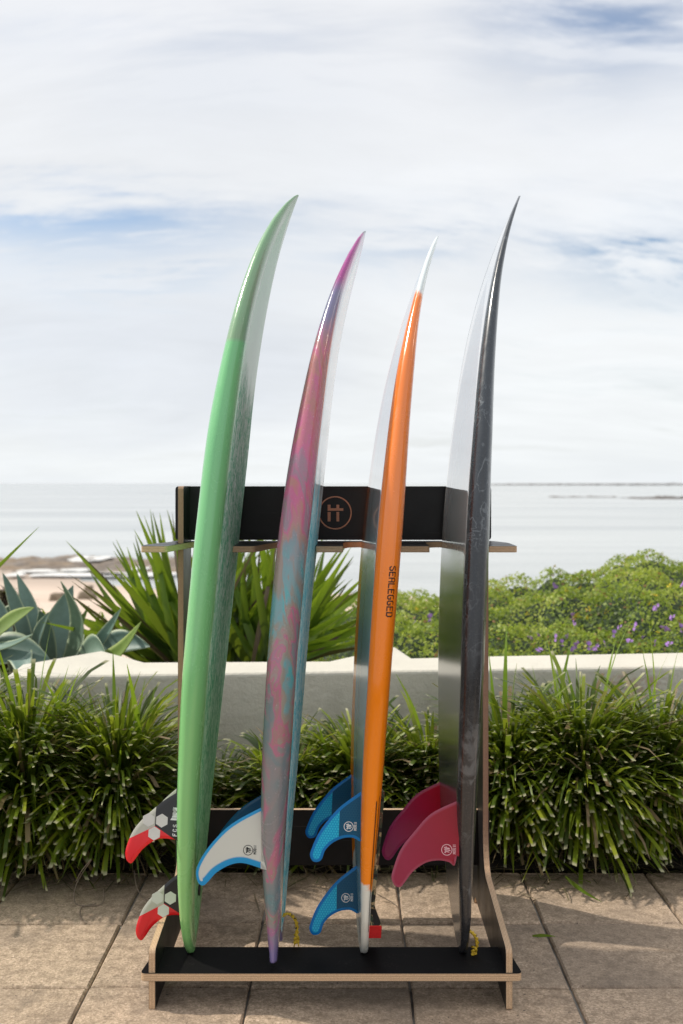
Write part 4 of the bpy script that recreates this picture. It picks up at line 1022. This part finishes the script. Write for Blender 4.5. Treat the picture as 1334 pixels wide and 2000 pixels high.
flax(-.72, 4.95, .30, [(at(*p), .045, s_, dk) for p, s_, dk in (((262, 1035, 4.8), .02, 0), ((298, 1000, 4.9), .0, 0), ((312, 1002, 5.0), .02, 0), ((248, 1068, 4.7), .04, 0), ((262, 1095, 4.7), .05, 0),
     ((166, 1106, 4.6), .03, 1), ((140, 1135, 4.5), .04, 1), ((220, 1140, 4.7), .03, 0), ((200, 1165, 4.6), .05, 0), ((190, 1180, 4.6), .06, 0), ((336, 1000, 5.0), .0, 1), ((232, 1120, 4.7), .02, 0), ((345, 1020, 4.9), .0, 0))],
     'large sword-leaved plant behind the wall, left of the green surfboard', 68, 3, hmax=.86, azr=(R(42), R(160)))
flax(-.42, 4.95, .32, [(at(*p), .045, s_, dk) for p, s_, dk in (((560, 1062, 4.9), .02, 0), ((628, 1082, 4.9), .02, 0), ((500, 1050, 5.0), .0, 0), ((690, 1188, 4.7), .05, 0), ((652, 1120, 4.8), .02, 0), ((664, 1160, 4.8), .03, 0), ((690, 1225, 4.6), .06, 0), ((700, 1245, 4.6), .05, 0), ((472, 1045, 4.9), 0, 0), ((690, 1095, 5.0), .02, 1), ((700, 1150, 4.9), .03, 1))],
     'large sword-leaved plant behind the wall, between the green and the marbled surfboards', 74, 4, hmax=.80, azr=(R(14), R(125)))
flax(-1.95, 4.0, .35, [(at(76, 1029, 3.75), .030, .04, 0), (at(-40, 1080, 3.8), .03, .03, 0)], 'sword-leaved plant outside the left edge reaching one long leaf into view', 8, 6, hmax=.5, azr=(R(95), R(160)))
# small spiky seedlings between
for i, (px, py, dd_) in enumerate(((168, 1215, 5.4), (102, 1205, 5.6), (214, 1225, 5.2))):
    p = at(px, py+28, dd_)
    flax(p[0], p[1], p[2], [], ('small spiky plant between the agave and the large sword-leaved plant', 'small spiky plant behind the agave leaves, reddish base', 'small spiky plant close to the foot of the large sword-leaved plant')[i], 12, 20+i, hmax=.17, azr=(R(30), R(150)))

# agaves
def agave_leaf(base, tip, w, bow, mat, root, face=(0, -1, .35), rv=.5, seg=12, cup=.35, peak=.42):
    b0, t0 = Vector(base), Vector(tip); d = t0-b0; L = d.length; dn = d.normalized(); fv = Vector(face).normalized()
    side = dn.cross(fv).normalized(); up = side.cross(dn).normalized()
    bw = Vector(bow); V = []; tt = []; ww = []; Fc = []; m_ = 7
    for k in range(seg+1):
        t_ = k/seg; c = b0+d*t_+bw*math.sin(math.pi*t_)*L
        if t_ < peak: hw = w*.5*(.50+.50*math.sin(math.pi/2*t_/peak))
        else: hw = w*.5*max(.012, math.cos(math.pi/2*(t_-peak)/(1-peak))**.85)
        for j in range(m_):
            u = -1+2*j/(m_-1); V.append(tuple(c+side*u*hw-up*(1-u*u)*hw*cup+up*.0)); tt.append(t_); ww.append(u)
    n1 = len(V)
    for k in range(seg):
        for j in range(m_-1): a = k*m_+j; Fc.append((a, a+1, a+m_+1, a+m_))
    # underside: thick in the middle, thin at the rim
    for k in range(seg+1):
        t_ = k/seg
        for j in range(m_):
            u = -1+2*j/(m_-1); q_ = Vector(V[k*m_+j]); V.append(tuple(q_-up*(.003+.012*(1-u*u)*(1-t_)))); tt.append(t_); ww.append(u)
    for k in range(seg):
        for j in range(m_-1): a = n1+k*m_+j; Fc.append((a, a+m_, a+m_+1, a+1))
    for k in range(seg):
        for j, s_ in ((0, 1), (m_-1, -1)):
            a = k*m_+j; q_ = (a, a+m_, n1+a+m_, n1+a); Fc.append(q_ if s_ > 0 else q_[::-1])
    mesh('leaf', V, Fc, mat, root, smooth=True, attrs={'tt': tt, 'rv': [rv]*len(tt), 'ww': ww})
A_, B_ = M['agave_leaf'], M['agave_bright']
p0 = at(135, 1300, 4.75)
r1 = empty('agave', p0, 'blue-green agave with broad upright leaves behind the wall, nearer the middle', 'agave', 'agaves behind the wall')
for (bx, by, bd, tx, ty, td, w_, bow, mt, rv, fc) in (
    (112, 1305, 4.75, 143, 1143, 4.85, .125, (-.10, 0, -.02), A_, .3, (0.3, -1, .3)),
    (122, 1305, 4.65, 118, 1135, 4.55, .100, (.16, 0, 0), A_, .9, (-.8, -1, .3)),
    (104, 1300, 4.7, 78, 1192, 4.6, .075, (-.02, 0, .10), A_, .1, (.6, -1, .2)),
    (96, 1300, 4.85, 68, 1225, 5.0, .09, (0, 0, .05), A_, .6, (0, -1, .4)),
    (128, 1310, 4.8, 160, 1215, 5.2, .09, (0, 0, .05), A_, .2, (0, -1, .4)),
    (150, 1296, 4.6, 236, 1188, 4.5, .060, (.0, 0, -.06), A_, .95, (.2, -1, .8)),
    (150, 1298, 4.55, 275, 1214, 4.35, .095, (.02, 0, -.13), B_, .5, (.3, -1, .9)),
    (160, 1300, 4.75, 293, 1263, 4.6, .12, (0, 0, .16), A_, .1, (0, -1, .5)),
    (140, 1308, 4.6, 205, 1275, 4.4, .11, (0, 0, .22), A_, .8, (0, -1, .6)),
    (110, 1312, 4.6, 62, 1290, 4.4, .11, (0, 0, .18), A_, .5, (0, -1, .6))):
    agave_leaf(at(bx, by, bd), at(tx, ty, td), w_, bow, mt, r1, fc, rv)
p0 = at(20, 1310, 4.6)
r2 = empty('agave', p0, 'blue-green agave with arching leaves at the left edge behind the wall', 'agave', 'agaves behind the wall')
for (bx, by, bd, tx, ty, td, w_, bow, mt, rv, fc) in (
    (50, 1300, 4.6, 33, 1120, 4.7, .085, (.10, 0, 0), A_, .3, (0, -1, .3)),
    (62, 1290, 4.6, 5, 1118, 4.6, .065, (.02, 0, .02), A_, .6, (.5, -1, .3)),
    (10, 1290, 4.6, -18, 1150, 4.7, .09, (.05, 0, .0), A_, .1, (0, -1, .3)),
    (-40, 1262, 4.5, 66, 1186, 4.35, .085, (0, 0, .06), B_, .4, (.2, -1, .9)),
    (-30, 1235, 4.7, 82, 1190, 4.7, .075, (0, 0, .16), A_, .9, (.1, -1, .6)),
    (-60, 1255, 4.5, 64, 1238, 4.3, .050, (0, 0, -.08), A_, .95, (0, -1, 1.2)),
    (-60, 1285, 4.5, 100, 1292, 4.4, .15, (0, 0, .13), A_, .0, (0, -1, .7)),
    (60, 1300, 4.6, 96, 1195, 4.5, .06, (-.05, 0, 0.05), A_, .4, (-.5, -1, .3)),
    (70, 1296, 4.8, 40, 1180, 5.0, .12, (0, 0, 0), A_, .6, (0, -1, .3)),
    (30, 1310, 4.5, 50, 1345, 4.2, .10, (0, 0, .3), A_, .4, (0, -1, .9))):
    agave_leaf(at(bx, by, bd), at(tx, ty, td), w_, bow, mt, r2, fc, rv)

# shaggy brown mound at the left edge
g_ = np.random.default_rng(55)
p0 = at(10, 1215, 5.6); n = 1500
a = g_.uniform(0, 2*math.pi, n); ph = g_.uniform(0, math.pi/2, n); rr = .16*g_.uniform(.7, 1, n)
base = np.stack([p0[0]+np.cos(a)*np.cos(ph)*rr, p0[1]+np.sin(a)*np.cos(ph)*rr, p0[2]-.05+np.sin(ph)*rr*1.3], 1)
V, Fc, tt = blade_set(base, a+g_.normal(0, .5, n), ph*.5, g_.uniform(.03, .09, n), g_.uniform(.004, .008, n), g_.uniform(1, 3, n), g_.normal(0, .5, n), seg=4)
sh_ = empty('dead_leaf_skirt', p0, 'brown shaggy stump of dead leaves at the left edge, behind the agave', 'stump')
simple('bark_brown', (.045, .028, .018), .9, var=.4, scale=30)
import bmesh
bm = bmesh.new(); bmesh.ops.create_icosphere(bm, subdivisions=3, radius=.15)
for v in bm.verts: v.co = Vector((v.co.x, v.co.y, v.co.z*1.35))*(1+.12*math.sin(v.co.x*40)*math.cos(v.co.z*33))
me = bpy.data.meshes.new('stump'); bm.to_mesh(me); bm.free(); me.materials.append(M['bark_brown']); o_ = bpy.data.objects.new('stump', me); COL.objects.link(o_); o_.parent = sh_; o_.location = (0, 0, -.06)
tag(mesh('dead_leaves', V, Fc, M['flax_dry'], sh_, attrs={'tt': tt, 'rv': np.repeat(g_.random(n)*.9, len(tt)//n)}), kind='stuff')

# low scrub just behind the wall
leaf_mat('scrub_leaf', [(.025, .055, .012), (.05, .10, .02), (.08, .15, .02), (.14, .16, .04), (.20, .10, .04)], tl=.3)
n = 9000; bx = g_.uniform(-2.6, .15, n); by = g_.uniform(4.25, 8.0, n)
bz = np.interp(by, [4, 5, 6.2, 8], [.22, .20, .08, -.72])
base = np.stack([bx, by, bz], 1)
V, Fc, tt = blade_set(base, g_.uniform(0, 6.28, n), g_.normal(R(60), R(25), n), g_.uniform(.06, .17, n), g_.uniform(.008, .02, n), g_.uniform(.3, 1.6, n), g_.normal(0, 1, n), seg=4)
tag(mesh('ground_cover', V, Fc, M['scrub_leaf'], attrs={'tt': tt, 'rv': np.repeat(g_.random(n)*.94, len(tt)//n)}), kind='stuff')

# flowering bank on the right
crest = [(560, 1240), (600, 1215), (640, 1190), (700, 1166), (770, 1150), (900, 1148), (960, 1142), (1000, 1152), (1040, 1143), (1070, 1120), (1100, 1108), (1160, 1103), (1200, 1090), (1245, 1086), (1290, 1092), (1334, 1104), (1420, 1096), (1600, 1090)]
DC = 6.6
cxs = np.array([(a-680)*DC/F for a, b in crest]); czs = np.array([CAM_H-(b-943)*DC/F for a, b in crest])
def bank_h(x, y):
    xx = x*DC/np.clip(y, 5.2, 9)
    cz = np.interp(xx, cxs, czs)-.04; t_ = np.clip((y-4.25)/(DC-4.25), 0, 1)
    f = np.sin(t_*math.pi/2)**.85; zb_ = .36
    z = zb_+(cz-zb_)*f
    z = np.where(y > DC, cz-(y-DC)**1.5*.55, z)
    bump_ = .055*np.sin(x*5.1+y*2.3)*np.sin(y*4.2-x*1.4)+.035*np.sin(x*11+y*7)+.02*np.sin(x*19-y*16)
    return z+bump_*np.clip((y-4.2)*1.5, 0, 1)
bk = empty('flowering_bank', (1.6, 5.6, .3), 'mound of leafy green groundcover with purple and yellow flowers behind the wall on the right', 'shrub')
xs = np.linspace(-.5, 3.6, 90); ys = np.linspace(4.15, 8.6, 70); A, B = np.meshgrid(xs, ys); Zz = bank_h(A, B)-.05
edge_l = np.clip((A+.45)/.5, 0, 1); Zz = Zz*edge_l+(1-edge_l)*(-.1)
V = np.stack([A, B, Zz], -1).reshape(-1, 3); n = 90
simple('bank_under', (.022, .04, .012), .9, var=.4, scale=20)
mesh('undergrowth', V, np.array([(j*n+i, j*n+i+1, (j+1)*n+i+1, (j+1)*n+i) for j in range(69) for i in range(89)]), M['bank_under'], bk, smooth=True)
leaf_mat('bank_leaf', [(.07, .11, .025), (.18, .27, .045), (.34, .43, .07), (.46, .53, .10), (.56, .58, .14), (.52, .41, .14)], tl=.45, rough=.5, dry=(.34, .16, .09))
N = 80000
lx = g_.uniform(-.45, 3.55, N); ly = 4.18+g_.random(N)**1.25*3.4
cl = vnoise(lx*3.3, ly*3.3, 1.7)
lz = bank_h(lx, ly)-.03+g_.random(N)**.7*.055+cl*.028
keep = lx > -.35+(g_.random(N)*.4); lx, ly, lz, cl = lx[keep], ly[keep], lz[keep], cl[keep]; N = len(lx)
e_ = .02
nxv = -(bank_h(lx+e_, ly)-bank_h(lx-e_, ly))/(2*e_); nyv = -(bank_h(lx, ly+e_)-bank_h(lx, ly-e_))/(2*e_)
nrm = np.stack([nxv, nyv, np.ones(N)], 1)+g_.normal(0, .75, (N, 3)); nrm /= np.linalg.norm(nrm, axis=1)[:, None]
tg = np.cross(nrm, g_.normal(0, 1, (N, 3))); tg /= np.linalg.norm(tg, axis=1)[:, None]; bt = np.cross(nrm, tg)
sz = g_.uniform(.007, .014, N)[:, None]; c_ = np.stack([lx, ly, lz], 1)
v0 = c_-tg*sz; v1 = c_+bt*sz*.62+nrm*sz*.12; v2 = c_+tg*sz; v3 = c_-bt*sz*.62+nrm*sz*.12
V = np.stack([v0, v1, v2, v3], 1).reshape(-1, 3); Fc = np.arange(4*N).reshape(-1, 4)
rvv = np.clip(.36+cl*.32+g_.normal(0, .16, N)+vnoise(lx, ly, .9)*.12, 0, .93); rvv = np.where(g_.random(N) < .035, .97, rvv)
tag(mesh('foliage', V, Fc, M['bank_leaf'], bk, attrs={'tt': np.full(4*N, .6), 'rv': np.repeat(rvv, 4)}), kind='stuff')
simple('petal_purple', (.46, .24, .66), .6, var=.2); simple('petal_yellow', (.72, .55, .03), .6, var=.15)
def flower_mesh(nm, mat, r, npet=5):
    V = []; Fc = []
    for hd in range(4):
        cx_, cy_, cz_ = g_.normal(0, r*.85), g_.normal(0, r*.85), g_.normal(0, r*.5)
        for k in range(npet):
            a = 2*math.pi*k/npet+hd; a1 = a-.5; a2 = a+.5; i0 = len(V)
            V += [(cx_, cy_, cz_), (cx_+r*.7*math.cos(a1), cy_+r*.7*math.sin(a1), cz_+r*.35), (cx_+r*math.cos(a), cy_+r*math.sin(a), cz_+r*.28), (cx_+r*.7*math.cos(a2), cy_+r*.7*math.sin(a2), cz_+r*.35)]
            Fc.append((i0, i0+1, i0+2, i0+3))
    me = bpy.data.meshes.new(nm); me.from_pydata(V, [], Fc); me.materials.append(mat); return me
fp = [flower_mesh('flower', M['petal_purple'], .012) for _ in range(3)]; fy = [flower_mesh('flower', M['petal_yellow'], .008) for _ in range(2)]
def ray_bank(px, py):
    ds = np.linspace(4.2, 7.5, 260); xs_ = (px-680)*ds/F; zs = CAM_H-(py-943)*ds/F
    hit = np.where(zs < bank_h(xs_, ds)+.02)[0]
    if len(hit) == 0: return None
    i = hit[0]; return (xs_[i], ds[i]-.03, zs[i]+.005)
pur = [(1050, 1245), (1035, 1248), (1071, 1243), (1086, 1246), (1104, 1246), (1117, 1243), (1149, 1262), (1158, 1268), (1182, 1246), (1181, 1258), (1205, 1229), (1206, 1232), (1235, 1224), (1303, 1209), (1309, 1222), (1323, 1227), (1294, 1231), (1203, 1152), (1333, 1141), (1083, 1148), (1061, 1186), (1117, 1204), (1118, 1222), (1128, 1230), (1192, 1238), (1221, 1253), (1265, 1252), (1272, 1256), (1300, 1260), (1316, 1253), (1131, 1258), (1112, 1270), (1072, 1238), (1125, 1262), (1050, 1271), (1240, 1232), (1311, 1136), (1280, 1190), (1180, 1273), (838, 1208), (812, 1218), (790, 1262), (1095, 1256), (1250, 1247), (1200, 1236)]
yel = [(1134, 1151), (1178, 1196), (1185, 1193), (1125, 1204), (1144, 1207), (1280, 1174), (1277, 1165), (1300, 1146), (1085, 1207), (1146, 1190), (1117, 1210), (1088, 1165), (1285, 1237), (1103, 1154), (1235, 1190), (1270, 1180), (960, 1190), (985, 1205), (820, 1190), (1030, 1200)]
for lst, ms in ((pur, fp), (yel, fy)):
    for i, (px, py) in enumerate(lst):
        if i % 3 == 2: continue
        q_ = ray_bank(px+g_.normal(0, 2), py)
        if q_ is None: continue
        o_ = bpy.data.objects.new('flower', ms[i % len(ms)]); COL.objects.link(o_); o_.parent = bk
        o_.location = Vector(q_)-Vector(bk.location); o_.rotation_euler = (R(55)+g_.normal(0, .3), g_.normal(0, .3), g_.uniform(0, 6)); s_ = g_.uniform(.65, 1.05); o_.scale = (s_, s_, s_)

# a cut blade dropped on the paving, and dry runners trailing from the planting
V, Fc, tt, ww = sword(on(1040, 1828, .004), on(1086, 1829, .006), .010, .05, seg=6)
tag(mesh('fallen_blade', V, Fc, M['turf_shoot'], attrs={'tt': tt, 'rv': [.2]*len(tt)}), 'single green blade lying on the paving right of the rack', 'leaf')
V, Fc, tt, ww = sword(on(1104, 1712, .05), on(1176, 1762, .006), .013, .10, seg=8)
tag(mesh('drooping_blade', V, Fc, M['turf_shoot'], attrs={'tt': tt, 'rv': [.1]*len(tt)}), 'long green blade drooping from the clumps onto the paving right of the rack', 'leaf')
simple('dry_runner', (.22, .17, .13), .8, var=.2, scale=60)
for i, (pts, lb) in enumerate((([(148, 1722, .05), (160, 1700, .09), (178, 1680, .12), (150, 1725, .04), (146, 1762, .004), (170, 1769, .004), (200, 1764, .004), (203, 1735, .02)], 'pale dry runner looping on the paving at the left planting'),
                    ([(188, 1765, .004), (160, 1772, .004), (158, 1790, .004), (170, 1803, .004)], 'short dark dry stalk curling on the left paving slab'),
                    ([(262, 1700, .05), (268, 1735, .02), (286, 1757, .004), (312, 1762, .004)], 'pale dry runner beside the upper red-tipped fin'),
                    ([(735, 1745, .02), (765, 1762, .004), (775, 1770, .004)], 'short dry stalk on the paving behind the orange surfboard'))):
    v, f = tube(crom([on(*p) for p in pts], 6), .0014, 5)
    tag(mesh('dry_stalk', v, f, M['dry_runner'], smooth=True), lb, 'dry stalk', 'dry stalks lying on the paving')
